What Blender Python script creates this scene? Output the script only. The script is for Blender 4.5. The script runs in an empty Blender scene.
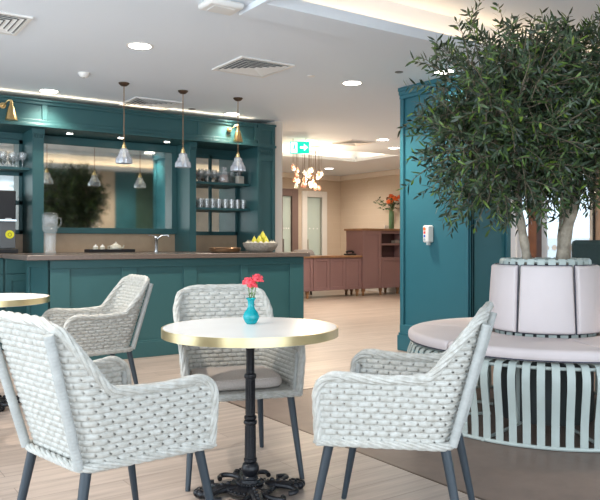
import bpy, math, random
from mathutils import Vector, Matrix
R_ = math.radians
PI = math.pi
scene = bpy.context.scene
COL = scene.collection
random.seed(7)

# ------------------------------------------------------------------ camera
EYE = 1.13
F = (0.569, 0.822)          # horizontal view direction of the camera in the room
RT = (0.822, -0.569)        # horizontal right direction
def cp(x, d, z=0.0):
    """plan position from metres to the right of / in front of the camera"""
    return Vector((d*F[0]+x*RT[0], d*F[1]+x*RT[1], z))
def ray(px, d, z=0.0):
    return cp((px-300)/707*d, d, z)
def onY(px, Y, z=0.0):
    k = (px-300)/707; return ray(px, Y/(F[1]+k*RT[1]), z)

cam_d = bpy.data.cameras.new('camera'); cam = bpy.data.objects.new('camera', cam_d); COL.objects.link(cam)
cam.location = (0, 0, EYE)
cam.rotation_euler = (R_(90), 0, math.atan2(F[1], F[0]) - PI/2)
cam_d.sensor_width = 36; cam_d.lens = 36*707/600; cam_d.shift_y = -8/600; cam_d.clip_start = 0.05
scene.camera = cam

# ------------------------------------------------------------------ world, large lights, exposure
world = bpy.data.worlds.new('world'); scene.world = world; world.use_nodes = True
bg = world.node_tree.nodes['Background']
bg.inputs[0].default_value = (0.70, 0.86, 1.0, 1); bg.inputs[1].default_value = 1.5
scene.view_settings.view_transform = 'Standard'; scene.view_settings.look = 'None'
scene.view_settings.gamma = 1.0; scene.view_settings.exposure = 0.52
try: scene.view_settings.use_curve_mapping = False
except Exception: pass

def area(name, loc, rot, sx, sy, power, color, spread=None):
    l = bpy.data.lights.new(name, 'AREA'); l.shape = 'RECTANGLE'; l.size = sx; l.size_y = sy
    l.energy = power; l.color = color
    if spread: l.spread = spread
    o = bpy.data.objects.new(name, l); COL.objects.link(o); o.location = loc; o.rotation_euler = rot
    return o
# daylight through the glazed left side and the glazed front behind the viewer
area('window_daylight', (-2.9, 3.0, 1.45), (R_(90), 0, R_(-90)), 7.5, 2.3, 125, (0.86, 0.94, 1.0))
area('window_daylight', (0.3, -2.6, 1.45), (R_(90), 0, 0), 5.0, 2.3, 75, (0.92, 0.96, 1.0))

# ------------------------------------------------------------------ materials
MATS = {}
def mat(name, col, rough=0.5, metal=0.0, noise=None, bump=None, **kw):
    """noise=(scale, amount) colour mottling, bump=(scale, strength)"""
    if name in MATS: return MATS[name]
    m = bpy.data.materials.new(name); m.use_nodes = True; MATS[name] = m
    nt = m.node_tree; b = nt.nodes['Principled BSDF']
    b.inputs['Base Color'].default_value = (*col, 1); b.inputs['Roughness'].default_value = rough
    b.inputs['Metallic'].default_value = metal
    for k, v in kw.items(): b.inputs[k.replace('_', ' ')].default_value = v
    tc = nt.nodes.new('ShaderNodeTexCoord')
    if noise:
        n = nt.nodes.new('ShaderNodeTexNoise'); n.inputs['Scale'].default_value = noise[0]; n.inputs['Detail'].default_value = 4
        nt.links.new(tc.outputs['Object'], n.inputs['Vector'])
        r = nt.nodes.new('ShaderNodeMapRange'); r.inputs[1].default_value = .3; r.inputs[2].default_value = .7
        r.inputs[3].default_value = 1-noise[1]; r.inputs[4].default_value = 1+noise[1]
        nt.links.new(n.outputs[0], r.inputs[0])
        mx = nt.nodes.new('ShaderNodeVectorMath'); mx.operation = 'SCALE'; mx.inputs[0].default_value = col
        nt.links.new(r.outputs[0], mx.inputs['Scale']); nt.links.new(mx.outputs[0], b.inputs['Base Color'])
    if bump:
        n = nt.nodes.new('ShaderNodeTexNoise'); n.inputs['Scale'].default_value = bump[0]; n.inputs['Detail'].default_value = 5
        nt.links.new(tc.outputs['Object'], n.inputs['Vector'])
        bp = nt.nodes.new('ShaderNodeBump'); bp.inputs['Strength'].default_value = bump[1]; bp.inputs['Distance'].default_value = .01
        nt.links.new(n.outputs[0], bp.inputs['Height']); nt.links.new(bp.outputs[0], b.inputs['Normal'])
    return m
def emit(name, col, s):
    if name in MATS: return MATS[name]
    m = bpy.data.materials.new(name); m.use_nodes = True; MATS[name] = m
    b = m.node_tree.nodes['Principled BSDF']; b.inputs['Base Color'].default_value = (*col, 1)
    b.inputs['Emission Color'].default_value = (*col, 1); b.inputs['Emission Strength'].default_value = s
    return m
def thin_glass(name, tint, gloss=0.25, rough=0.03, body=0.0, bodycol=(1, 1, 1)):
    if name in MATS: return MATS[name]
    m = bpy.data.materials.new(name); m.use_nodes = True; MATS[name] = m
    nt = m.node_tree; nt.nodes.clear()
    out = nt.nodes.new('ShaderNodeOutputMaterial'); t = nt.nodes.new('ShaderNodeBsdfTransparent'); t.inputs[0].default_value = (*tint, 1)
    g = nt.nodes.new('ShaderNodeBsdfGlossy'); g.inputs['Roughness'].default_value = rough
    fr = nt.nodes.new('ShaderNodeFresnel'); fr.inputs[0].default_value = 1.45
    ad = nt.nodes.new('ShaderNodeMath'); ad.operation = 'ADD'; ad.inputs[1].default_value = gloss*.4
    ge = nt.nodes.new('ShaderNodeNewGeometry'); iv = nt.nodes.new('ShaderNodeMath'); iv.operation = 'SUBTRACT'; iv.inputs[0].default_value = 1
    nt.links.new(ge.outputs['Backfacing'], iv.inputs[1]); mu = nt.nodes.new('ShaderNodeMath'); mu.operation = 'MULTIPLY'
    nt.links.new(fr.outputs[0], mu.inputs[0]); nt.links.new(iv.outputs[0], mu.inputs[1]); nt.links.new(mu.outputs[0], ad.inputs[0])
    mx = nt.nodes.new('ShaderNodeMixShader'); nt.links.new(ad.outputs[0], mx.inputs[0]); nt.links.new(t.outputs[0], mx.inputs[1]); nt.links.new(g.outputs[0], mx.inputs[2])
    last = mx
    if body:
        d = nt.nodes.new('ShaderNodeBsdfDiffuse'); d.inputs[0].default_value = (*bodycol, 1)
        m2 = nt.nodes.new('ShaderNodeMixShader'); m2.inputs[0].default_value = body
        nt.links.new(mx.outputs[0], m2.inputs[1]); nt.links.new(d.outputs[0], m2.inputs[2]); last = m2
    nt.links.new(last.outputs[0], out.inputs[0])
    return m
def brickmat(name, c1, c2, cm, bw, bh, mortar, rough, axes='XY', bump=.15, grain=None, spec=.5):
    m = bpy.data.materials.new(name); m.use_nodes = True; MATS[name] = m
    nt = m.node_tree; b = nt.nodes['Principled BSDF']; b.inputs['Roughness'].default_value = rough
    b.inputs['Specular IOR Level'].default_value = spec
    tc = nt.nodes.new('ShaderNodeTexCoord'); sp = nt.nodes.new('ShaderNodeSeparateXYZ'); cb = nt.nodes.new('ShaderNodeCombineXYZ')
    nt.links.new(tc.outputs['Object'], sp.inputs[0])
    nt.links.new(sp.outputs[axes[0]], cb.inputs[0]); nt.links.new(sp.outputs[axes[1]], cb.inputs[1])
    br = nt.nodes.new('ShaderNodeTexBrick'); nt.links.new(cb.outputs[0], br.inputs['Vector'])
    br.inputs['Scale'].default_value = 1; br.inputs['Brick Width'].default_value = bw; br.inputs['Row Height'].default_value = bh
    br.inputs['Mortar Size'].default_value = mortar; br.inputs['Mortar Smooth'].default_value = .3; br.inputs['Bias'].default_value = 0
    br.inputs['Color1'].default_value = (*c1, 1); br.inputs['Color2'].default_value = (*c2, 1); br.inputs['Mortar'].default_value = (*cm, 1)
    br.offset = .37
    last = br.outputs['Color']
    if grain:
        mp = nt.nodes.new('ShaderNodeMapping'); mp.inputs['Scale'].default_value = grain[0]
        nt.links.new(cb.outputs[0], mp.inputs[0])
        n = nt.nodes.new('ShaderNodeTexNoise'); n.inputs['Scale'].default_value = 1; n.inputs['Detail'].default_value = 6; n.inputs['Roughness'].default_value = .65
        nt.links.new(mp.outputs[0], n.inputs['Vector'])
        r = nt.nodes.new('ShaderNodeMapRange'); r.inputs[1].default_value = .3; r.inputs[2].default_value = .7; r.inputs[3].default_value = 1-grain[1]; r.inputs[4].default_value = 1+grain[1]
        nt.links.new(n.outputs[0], r.inputs[0])
        v = nt.nodes.new('ShaderNodeVectorMath'); v.operation = 'SCALE'; nt.links.new(last, v.inputs[0]); nt.links.new(r.outputs[0], v.inputs['Scale']); last = v.outputs[0]
    nt.links.new(last, b.inputs['Base Color'])
    bp = nt.nodes.new('ShaderNodeBump'); bp.inputs['Strength'].default_value = bump; bp.inputs['Distance'].default_value = .004; bp.invert = True
    nt.links.new(br.outputs['Fac'], bp.inputs['Height']); nt.links.new(bp.outputs[0], b.inputs['Normal'])
    return m

M_ceil = mat('ceiling paint', (.77, .82, .88), .8, noise=(.8, .01))
M_floor = brickmat('pale oak planks', (.40, .33, .285), (.345, .28, .24), (.22, .18, .155), 1.22, .18, .0025, .38, 'XY', .1, ((1.2, 22, 1), .26))
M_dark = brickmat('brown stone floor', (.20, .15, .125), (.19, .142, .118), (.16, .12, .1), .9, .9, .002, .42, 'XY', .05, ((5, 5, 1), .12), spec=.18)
M_wall = brickmat('beige wall covering', (.60, .50, .40), (.585, .485, .385), (.62, .525, .425), .55, .16, .006, .75, 'XZ', .1)
M_wally = brickmat('beige wall covering side', (.60, .50, .40), (.585, .485, .385), (.62, .525, .425), .55, .16, .006, .75, 'YZ', .1)
M_cream = mat('cream plaster', (.72, .64, .56), .7, noise=(2, .02))
M_white = mat('white satin paint', (.80, .78, .75), .45, noise=(3, .01))
M_teal = mat('teal cabinet paint', (.028, .096, .102), .42, noise=(1.5, .05))
M_teal2 = mat('teal wall paint', (.028, .142, .182), .45, noise=(1.2, .04))
M_green = mat('dark green wall paint', (.045, .10, .078), .5, noise=(1.2, .08))
M_plum = mat('plum cabinet paint', (.22, .13, .135), .5, noise=(1.5, .05))
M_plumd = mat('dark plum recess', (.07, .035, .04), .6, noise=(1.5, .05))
M_wood = mat('walnut edge', (.26, .14, .07), .45, noise=(6, .25))
M_post = mat('brown timber', (.13, .045, .02), .5, noise=(5, .25))
M_stone = mat('brown composite worktop', (.13, .10, .085), .25, noise=(60, .15))
M_splash = mat('tan splashback', (.50, .36, .24), .35, noise=(8, .06))
M_brass = mat('brushed brass', (.72, .49, .22), .28, 1.0, noise=(20, .1))
M_brassrim = mat('satin brass edging', (.80, .66, .38), .30, 1.0, noise=(5, .05))
M_bronze = mat('dark bronze', (.10, .065, .045), .4, .8, noise=(10, .1))
M_chrome = mat('chrome', (.8, .8, .8), .12, 1.0, noise=(10, .03))
M_black = mat('black plastic', (.010, .010, .012), .55, noise=(10, .1))
M_iron = mat('black cast iron', (.009, .010, .014), .30, .3, bump=(90, .25))
M_legm = mat('blue grey powder coated metal', (.026, .038, .050), .42, noise=(6, .08))
M_marble = mat('white marble', (.88, .87, .85), .25, noise=(4, .04))
M_cush = mat('grey beige upholstery', (.52, .46, .42), .9, noise=(180, .10), bump=(300, .2))
M_pink = mat('pale pink vinyl upholstery', (.66, .585, .58), .6, noise=(3, .03), bump=(60, .05))
M_navy = mat('dark piping', (.03, .04, .07), .6, noise=(10, .1))
M_slat = mat('pale sage powder coated steel', (.47, .53, .50), .42, noise=(9, .05))
M_bark = mat('pale grey bark', (.40, .34, .265), .85, noise=(22, .30), bump=(35, .9))
M_soil = mat('dark soil', (.03, .02, .015), .95, noise=(30, .3))
M_turq = None
M_glass = thin_glass('clear glass', (.975, .98, .98), .2, .05, .16, (.9, .92, .92))
M_clear = thin_glass('very clear glass', (.985, .99, .99), .0, .05, .06, (.9, .92, .92))
M_pane = thin_glass('window glass', (.95, .97, .98), .05)
M_shade = thin_glass('prismatic glass', (.80, .84, .88), .6, .05, .30, (.95, .95, 1))
M_frost = thin_glass('frosted glass', (.75, .85, .80), .1, .4, .75, (.62, .68, .60))
M_bowl = mat('speckled stone ware', (.34, .30, .25), .7, noise=(50, .25), bump=(40, .5))
M_fruit = mat('yellow pear skin', (.66, .60, .06), .4, noise=(12, .15))
M_fruit2 = mat('pale shell', (.62, .58, .48), .6, noise=(14, .1))
M_coral = mat('coral pink petals', (.85, .09, .12), .6, noise=(30, .2))
M_orange = mat('orange petals', (.85, .17, .03), .6, noise=(30, .2))
M_whitepet = mat('white petals', (.80, .76, .68), .6, noise=(30, .05))
M_stem = mat('green stem', (.10, .20, .05), .5, noise=(20, .2))
M_gvase = mat('green glazed ceramic', (.10, .20, .10), .3, noise=(6, .15))
M_grey = mat('grey fabric', (.25, .23, .22), .9, noise=(60, .1))
M_tealdk = mat('dark teal fabric', (.03, .06, .065), .85, noise=(60, .1))
M_silver = mat('brushed steel', (.13, .13, .13), .4, .3, noise=(10, .05))
M_sheer = thin_glass('sheer curtain', (.9, .92, .95), 0, .5, .72, (.85, .87, .9))

def leafmat():
    m = bpy.data.materials.new('olive leaves'); m.use_nodes = True
    nt = m.node_tree; b = nt.nodes['Principled BSDF']; b.inputs['Roughness'].default_value = .36
    g = nt.nodes.new('ShaderNodeNewGeometry'); cr = nt.nodes.new('ShaderNodeValToRGB')
    nt.links.new(g.outputs['Random Per Island'], cr.inputs[0])
    e = cr.color_ramp.elements; e[0].position = 0; e[0].color = (.018, .03, .017, 1); e[1].position = 1; e[1].color = (.16, .25, .03, 1)
    for p, c in ((.40, (.03, .056, .027, 1)), (.75, (.062, .10, .045, 1)), (.93, (.09, .16, .03, 1))):
        x = e.new(p); x.color = c
    nt.links.new(cr.outputs[0], b.inputs['Base Color'])
    return m
M_leaf = leafmat()
def wickmat():
    m = bpy.data.materials.new('pale grey woven resin'); m.use_nodes = True
    nt = m.node_tree; b = nt.nodes['Principled BSDF']; b.inputs['Roughness'].default_value = .5
    tc = nt.nodes.new('ShaderNodeTexCoord'); n = nt.nodes.new('ShaderNodeTexNoise'); n.inputs['Scale'].default_value = 45; n.inputs['Detail'].default_value = 3
    nt.links.new(tc.outputs['Object'], n.inputs['Vector'])
    cr = nt.nodes.new('ShaderNodeValToRGB'); nt.links.new(n.outputs[0], cr.inputs[0])
    e = cr.color_ramp.elements; e[0].position = .3; e[0].color = (.40, .385, .345, 1); e[1].position = .68; e[1].color = (.54, .535, .50, 1)
    nt.links.new(cr.outputs[0], b.inputs['Base Color'])
    return m
M_wick = wickmat()
def mirrormat():
    m = bpy.data.materials.new('antiqued mirror'); m.use_nodes = True
    nt = m.node_tree; b = nt.nodes['Principled BSDF']; b.inputs['Metallic'].default_value = 1
    tc = nt.nodes.new('ShaderNodeTexCoord'); n = nt.nodes.new('ShaderNodeTexNoise'); n.inputs['Scale'].default_value = 5; n.inputs['Detail'].default_value = 8
    nt.links.new(tc.outputs['Object'], n.inputs['Vector'])
    cr = nt.nodes.new('ShaderNodeValToRGB'); nt.links.new(n.outputs[0], cr.inputs[0])
    e = cr.color_ramp.elements; e[0].position = .35; e[0].color = (.80, .80, .74, 1); e[1].position = .75; e[1].color = (.62, .64, .58, 1)
    nt.links.new(cr.outputs[0], b.inputs['Base Color']); b.inputs['Roughness'].default_value = .04
    return m
M_mirror = mirrormat()

# ------------------------------------------------------------------ mesh builder
class MB:
    def __init__(s): s.v = []; s.f = []
    def add(s, vs, fs):
        o = len(s.v); s.v += [tuple(v) for v in vs]; s.f += [tuple(i+o for i in f) for f in fs]; return s
    def box(s, x0, x1, y0, y1, z0, z1):
        return s.add([(x, y, z) for z in (z0, z1) for y in (y0, y1) for x in (x0, x1)],
                     [(0, 2, 3, 1), (4, 5, 7, 6), (0, 1, 5, 4), (2, 6, 7, 3), (0, 4, 6, 2), (1, 3, 7, 5)])
    def lathe(s, prof, n=24, c=(0, 0, 0), axis=None, flute=None):
        """prof [(r,z)...] from bottom to top"""
        vs = []; fs = []
        m = Matrix.Identity(3) if axis is None else Vector((0, 0, 1)).rotation_difference(Vector(axis)).to_matrix()
        for r, z in prof:
            for k in range(n):
                a = 2*PI*k/n; rr = r*(1 if not flute else 1+flute[1]*math.cos(flute[0]*a))
                vs.append(Vector(c)+m @ Vector((rr*math.cos(a), rr*math.sin(a), z)))
        for i in range(len(prof)-1):
            for k in range(n):
                a = i*n+k; b = i*n+(k+1) % n; fs.append((a, b, b+n, a+n))
        if prof[0][0] > 1e-4: fs.append(tuple(range(n))[::-1])
        if prof[-1][0] > 1e-4: fs.append(tuple((len(prof)-1)*n+k for k in range(n)))
        return s.add(vs, fs)
    def cyl(s, c, r, h, n=20, axis=None, r2=None): return s.lathe([(r, 0), (r if r2 is None else r2, h)], n, c, axis)
    def ball(s, c, r, n=12, sz=1.0, sx=1.0):
        k = n//2+1; vs = []; 
        pr = [(max(1e-5, r*math.sin(PI*i/k)), -r*sz*math.cos(PI*i/k)) for i in range(k+1)]
        return s.lathe(pr, n, c)
    def tube(s, pts, r, n=8, close=False, caps=True, flat=1.0):
        pts = [Vector(p) for p in pts]; N = len(pts)
        rs = r if isinstance(r, (list, tuple)) else [r]*N
        T = []
        for i in range(N):
            if close: t = pts[(i+1) % N]-pts[i-1]
            else: t = pts[min(i+1, N-1)]-pts[max(i-1, 0)]
            T.append(t.normalized() if t.length > 1e-9 else Vector((0, 0, 1)))
        u = T[0].orthogonal().normalized() if abs(T[0].z) > .95 else Vector((0, 0, 1)).cross(T[0]).normalized()
        vs = []; fs = []
        for i in range(N):
            u = (u-T[i]*u.dot(T[i])).normalized(); w = T[i].cross(u)
            for k in range(n):
                a = 2*PI*k/n; vs.append(pts[i]+(u*math.cos(a)+w*math.sin(a)*flat)*rs[i])
        for i in range(N if close else N-1):
            j = (i+1) % N
            for k in range(n):
                l = (k+1) % n; fs.append((i*n+k, i*n+l, j*n+l, j*n+k))
        if not close and caps: fs.append(tuple(range(n))[::-1]); fs.append(tuple((N-1)*n+k for k in range(n)))
        return s.add(vs, fs)
    def build(s, name, m, parent=None, smooth=True, bevel=0, loc=None, ang=38):
        me = bpy.data.meshes.new(name); me.from_pydata(s.v, [], s.f); me.update()
        me.materials.append(m)
        if smooth:
            me.shade_smooth(); me.set_sharp_from_angle(angle=R_(ang))
        o = bpy.data.objects.new(name, me); COL.objects.link(o)
        if parent is not None: o.parent = parent
        if loc is not None: o.location = loc
        if bevel:
            b = o.modifiers.new('bevel', 'BEVEL'); b.width = bevel; b.segments = 2; b.limit_method = 'ANGLE'
        return o
def rope(mb, pts, r=.011, off=.010, pitch=.13, strands=3, n=7, closed=False):
    """several strands twisted round a path"""
    pts = [Vector(p) for p in pts]; d = [0]
    for a, b in zip(pts, pts[1:]): d.append(d[-1]+(b-a).length)
    L = d[-1]; N = int(L/.011); res = []; j = 0
    for i in range(N+1):
        t = L*i/N
        while j < len(d)-2 and d[j+1] < t: j += 1
        k = (t-d[j])/max(1e-9, d[j+1]-d[j]); res.append(pts[j].lerp(pts[j+1], min(1, k)))
    T = [(res[min(i+1, N)]-res[max(i-1, 0)]).normalized() for i in range(N+1)]
    u = T[0].orthogonal().normalized(); U = []
    for i in range(N+1):
        u = (u-T[i]*u.dot(T[i])).normalized(); U.append((u.copy(), T[i].cross(u)))
    for q in range(strands):
        P = []
        for i in range(N+1):
            a = 2*PI*(L*i/N)/pitch+2*PI*q/strands
            P.append(res[i]+U[i][0]*math.cos(a)*off+U[i][1]*math.sin(a)*off)
        mb.tube(P, r, n)
    return mb
def empty(name, label, cat, loc=(0, 0, 0), rz=0, group=None):
    o = bpy.data.objects.new(name, None); COL.objects.link(o); o.empty_display_size = .1
    o.location = loc; o.rotation_euler = (0, 0, rz); return tag(o, label, cat, group)
def tag(o, label, cat, group=None):
    o['label'] = label; o['category'] = cat
    if group: o['group'] = group
    return o
def struct(o, kind='structure'): o['kind'] = kind; return o
def copy_tree(o, parent=None):
    c = o.copy(); COL.objects.link(c); c.parent = parent
    for ch in list(o.children): copy_tree(ch, c)
    return c
def dup(root, loc, rz, label, group=None, cat=None):
    c = copy_tree(root); c.location = loc; c.rotation_euler = (0, 0, rz); c['label'] = label
    if group: c['group'] = group
    if cat: c['category'] = cat
    return c

# ------------------------------------------------------------------ the shell
CZ = 2.74
def slab(mb, x0, x1, y0, y1, z0, z1, holes=()):
    xs = sorted({x0, x1, *[h[0] for h in holes], *[h[1] for h in holes]}); ys = sorted({y0, y1, *[h[2] for h in holes], *[h[3] for h in holes]})
    for a, b in zip(xs, xs[1:]):
        for c, d in zip(ys, ys[1:]):
            mx, my = (a+b)/2, (c+d)/2
            if any(h[0] < mx < h[1] and h[2] < my < h[3] for h in holes): continue
            mb.box(a, b, c, d, z0, z1)
    return mb
DX0, DY1 = 2.43, 4.43
struct(slab(MB(), -3.2, 11.0, -3.0, 14.0, -.05, 0, [(DX0, 11.0, -3.0, DY1)]).build('floor', M_floor))
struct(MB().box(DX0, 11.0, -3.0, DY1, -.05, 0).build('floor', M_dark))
struct(MB().box(DX0-.012, DX0, -3.0, DY1, 0, .002).box(DX0-.012, 5.05, DY1, DY1+.012, 0, .002).build('trim_1', M_bronze))
T1 = (2.47, 8.6, 1.75, 3.96); T2 = (5.6, 8.99, 9.75, 11.04)
c = slab(MB(), -3.2, 11.0, -3.0, 14.0, CZ, CZ+.06, [(2.44, 8.9, 1.5, 4.27), T2])
slab(c, 2.44, 8.9, 1.5, 4.27, 2.70, 2.78, [T1])
def tray(c, T, z, up, e=.20):
    x0, x1, y0, y1 = T[0]-e, T[1]+e, T[2]-e, T[3]+e
    c.box(x0-.05, x1+.05, y0-.05, y1+.05, up, up+.05)
    c.box(x0-.05, x0, y0, y1, z, up); c.box(x1, x1+.05, y0, y1, z, up)
    c.box(x0-.05, x1+.05, y0-.05, y0, z, up); c.box(x0-.05, x1+.05, y1, y1+.05, z, up)
tray(c, T1, 2.76, 3.02); tray(c, T2, 2.78, 3.0)
struct(c.build('ceiling', M_ceil, smooth=False))
def cove(T, z, w, col):
    x0, x1, y0, y1 = T; e = .15
    for nm, p, sx, sy in (('cove_light', ((x0+x1)/2, y1+e, z), x1-x0, .05), ('cove_light', ((x0+x1)/2, y0-e, z), x1-x0, .05),
                          ('cove_light', (x0-e, (y0+y1)/2, z), .05, y1-y0), ('cove_light', (x1+e, (y0+y1)/2, z), .05, y1-y0)):
        area(nm, p, (PI, 0, 0), sx, sy, w*max(sx, sy), col)
cove(T1, 2.80, 1.0, (1, .66, .36)); cove(T2, 2.82, 1.3, (1, .76, .50))

struct(MB().box(-3.2, 5.19, 8.46, 8.56, 0, CZ).build('wall_bar', M_teal, smooth=False))
struct(MB().box(5.085, 5.20, 7.93, 13.7, 0, CZ).build('wall_passage', M_cream, smooth=False))
# reception end wall with two door openings
W = 13.7
xd0, xd1 = onY(282, W).x, onY(291.5, W).x
xa, xb = onY(306.5, W).x, onY(321.5, W).x
zt = 2.20
w = MB().box(5.2, xd0, W, W+.1, 0, CZ).box(xd0, xd1, W, W+.1, zt, CZ).box(xd1, xa, W, W+.1, 0, CZ).box(xa, xb, W, W+.1, zt, CZ).box(xb, 10.8, W, W+.1, 0, CZ)
struct(w.build('wall_back', M_wall, smooth=False))
struct(MB().box(10.7, 10.8, 8.72, 13.7, 0, CZ).build('wall_reception', M_wally, smooth=False))
struct(MB().box(5.2, 10.7, W-.06, W, CZ-.12, CZ).box(10.64, 10.7, 8, W-.06, CZ-.12, CZ).build('trim_2', M_cream, smooth=False, bevel=.01))
struct(MB().box(xb+.15, 10.7, W-.02, W, 0, .12).box(10.68, 10.7, 8, W-.02, 0, .12).build('baseboard_back', M_white, smooth=False))
def door(n, x0, x1, frame_m, leaf_m, extra):
    d = struct(empty('door_%d' % n, '', '', (0, 0, 0)));
    for k in ('label', 'category'): del d[k]
    fw = .13*extra
    MB().box(x0-fw, x0, W-.04, W+.1, 0, zt+fw).box(x1, x1+fw, W-.04, W+.1, 0, zt+fw).box(x0, x1, W-.04, W+.1, zt, zt+fw).build('door_frame', frame_m, d, False, .006)
    MB().box(x0, x1, W+.03, W+.07, .0, zt).build('door_leaf', leaf_m, d, False)
    p = MB()
    for k in range(3): p.cyl((x0+(x1-x0)*(.25+.25*k), W+.028, 1.45), .018, .004, 10, (0, -1, 0))
    p.build('glass_marking', M_white, d)
    MB().box(x0+.03, x0+.05, W-.01, W+.02, .9, 1.2).build('door_handle', M_chrome, d, False)
door(1, xa, xb, M_white, M_frost, 1.1)
door(2, xd0, xd1, mat('taupe door frame', (.20, .135, .12), .5, noise=(3, .05)), M_frost, 1.3)
# the wall behind the tree (seen in the bar mirror)
wb = MB().box(3.9, 4.84, 1.2, 1.3, 0, CZ)
struct(wb.build('wall_garden', M_green, smooth=False))
struct(MB().box(4.84, 5.06, 1.2, 1.36, 0, CZ).build('trim_3', M_cream, smooth=False))
struct(MB().box(5.06, 5.42, 1.2, 1.3, 0, CZ).build('wall_side', M_wall, smooth=False))
struct(MB().box(5.42, 5.9, 1.2, 1.33, 0, CZ).build('wall_front', M_teal2, smooth=False))
struct(MB().box(5.9, 6.7, 1.2, 1.3, 0, CZ).build('wall_lounge', M_green, smooth=False))
struct(MB().box(6.7, 9.5, 1.2, 1.32, 0, CZ).build('wall_end', M_cream, smooth=False))

# window wall on the right, behind the tree
wx = 9.5
wn = struct(bpy.data.objects.new('window_1', None)); COL.objects.link(wn)
fr = MB().box(wx, wx+.1, 1.3, 8.6, 0, .12).box(wx, wx+.1, 1.3, 8.6, 2.45, CZ)
ys = [1.3, 2.6, 3.9, 5.2, 6.15, 6.6, 7.05, 7.5, 8.55]
for y in ys: fr.box(wx, wx+.08, y-.03, y+.03, .12, 2.45)
fr.build('window_frame', M_white, wn, False)
MB().box(wx+.03, wx+.04, 1.3, 8.6, .12, 2.45).build('glass_pane', M_pane, wn, False)
dm = MB()
for k in range(22): dm.cyl((wx+.028, 5.4+.14*k, 1.04), .045, .003, 12, (-1, 0, 0))
dm.build('glass_marking', M_white, wn)
struct(MB().box(wx-.02, wx+.1, 8.6, 8.75, 0, CZ).box(wx, 10.8, 8.6, 8.7, 0, CZ).build('wall_window', M_cream, smooth=False))
# terrace beyond the glass
struct(MB().box(9.7, 26, -6, 24, -.1, -.04).build('ground', mat('pale paving', (.55, .55, .53), .8, noise=(3, .05)), smooth=False))
struct(MB().box(19, 19.2, -6, 24, -.04, 1.25).build('wall_terrace', mat('white render', (.8, .8, .8), .8, noise=(3, .03)), smooth=False))

def at_x(px, X): # plan y on the plane x=X seen at column px
    k = (px-300)/707; t = X/(F[0]+k*RT[0]); return t*(F[1]+k*RT[1])
def curtain(pxa, pxb, X, label):
    y0, y1 = sorted((at_x(pxa, X), at_x(pxb, X)))
    N = 60; vs = []; fs = []
    for z in (.0, 2.45):
        for side in (0, .006):
            for i in range(N+1):
                t = i/N; vs.append((X+.035*math.sin(t*(y1-y0)/.11*2*PI)+side, y0+(y1-y0)*t, z))
    n = N+1
    for i in range(N):
        fs += [(i, i+1, 2*n+i+1, 2*n+i), (n+i+1, n+i, 3*n+i, 3*n+i+1)]
    o = MB().add(vs, fs).build('sheer_curtain', M_sheer); return tag(o, label, 'curtain')
curtain(511, 522, 9.3, 'white sheer curtain hanging between the teal pier and the brown timber post')
curtain(538, 547, 9.3, 'narrow white sheer curtain hanging just right of the brown timber post')
y0, y1 = at_x(536.5, 8.6), at_x(528, 8.6)
struct(MB().box(8.6, 8.72, y0, y1, 0, CZ).build('trim_4', M_post, smooth=False))
y0, y1 = at_x(566, 8.8), at_x(560, 8.8)
struct(MB().box(8.8, 8.92, y0, y1, 0, CZ).build('trim_5', mat('tan timber', (.42, .27, .17), .5, noise=(5, .1)), smooth=False))
y0, y1 = at_x(594.5, 8.8), at_x(592.5, 8.8)
struct(MB().box(8.8, 8.85, y0, y1, 0, CZ).build('trim_6', M_black, smooth=False))
y0, y1 = at_x(612, 8.82), at_x(594.5, 8.82)
struct(MB().box(8.82, 8.92, y0, y1, 0, CZ).build('trim_7', mat('tan panel', (.50, .34, .24), .6, noise=(3, .05)), smooth=False))

# ------------------------------------------------------------------ teal pier
PX0, PX1, PY0, PY1 = 5.07, 5.62, 4.5, 5.49
pr = struct(bpy.data.objects.new('wall_pier', None)); COL.objects.link(pr)
MB().box(PX0+.03, PX1-.03, PY0+.03, PY1-.03, 0, CZ).build('pier_core', M_teal2, pr, False)
m = MB()
for (y0, y1) in ((PY0, PY0+.035), (PY0+.055, PY0+.09), (PY1-.05, PY1)): m.box(PX0, PX0+.03, y0, y1, 0, 2.62)
for (x0, x1) in ((PX0, PX0+.04), (PX1-.06, PX1)): m.box(x0, x1, PY0, PY0+.03, 0, 2.62)
m.box(PX0+.004, PX1, PY1-.03, PY1, 0, 2.62)
m.build('corner_moulding', M_teal2, pr, False, .006)
MB().box(PX0-.02, PX1+.02, PY0-.02, PY1+.02, 0, .16).box(PX0-.012, PX1+.012, PY0-.012, PY1+.012, .16, .185).box(PX0-.004, PX1, PY0-.004, PY1, .185, .27).build('skirting', M_teal2, pr, False, .006)
MB().box(PX0-.004, PX1+.004, PY0-.004, PY1+.004, 2.62, 2.66).box(PX0-.01, PX1+.01, PY0-.01, PY1+.01, 2.66, 2.70).box(PX0-.016, PX1+.016, PY0-.016, PY1+.016, 2.70, CZ).build('top_moulding', M_teal2, pr, False, .006)

# dispenser on the pier
dy = at_x(429.5, PX0+.01); dd = .569*PX0+.822*dy; dz = EYE+8*dd/707
d = empty('wall_dispenser', 'white wall dispenser with coloured dots mounted on the teal pier', 'dispenser', (PX0+.03, dy, dz))
MB().box(-.075, 0, -.04, .04, -.085, .085).build('dispenser_body', M_white, d, True, .012)
MB().box(-.055, -.02, -.012, .012, -.11, -.085).build('nozzle', M_white, d, False)
for k, (cl, r) in enumerate((((.9, .2, .03), .017), ((.8, .06, .06), .013), ((.03, .12, .6), .012), ((.35, .45, .5), .012))):
    MB().cyl((-.0752, .014, .05-.035*k), r, .002, 14, (-1, 0, 0)).build('coloured_dot', mat('dot paint %d' % k, cl, .5, noise=(5, .02)), d)

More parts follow.
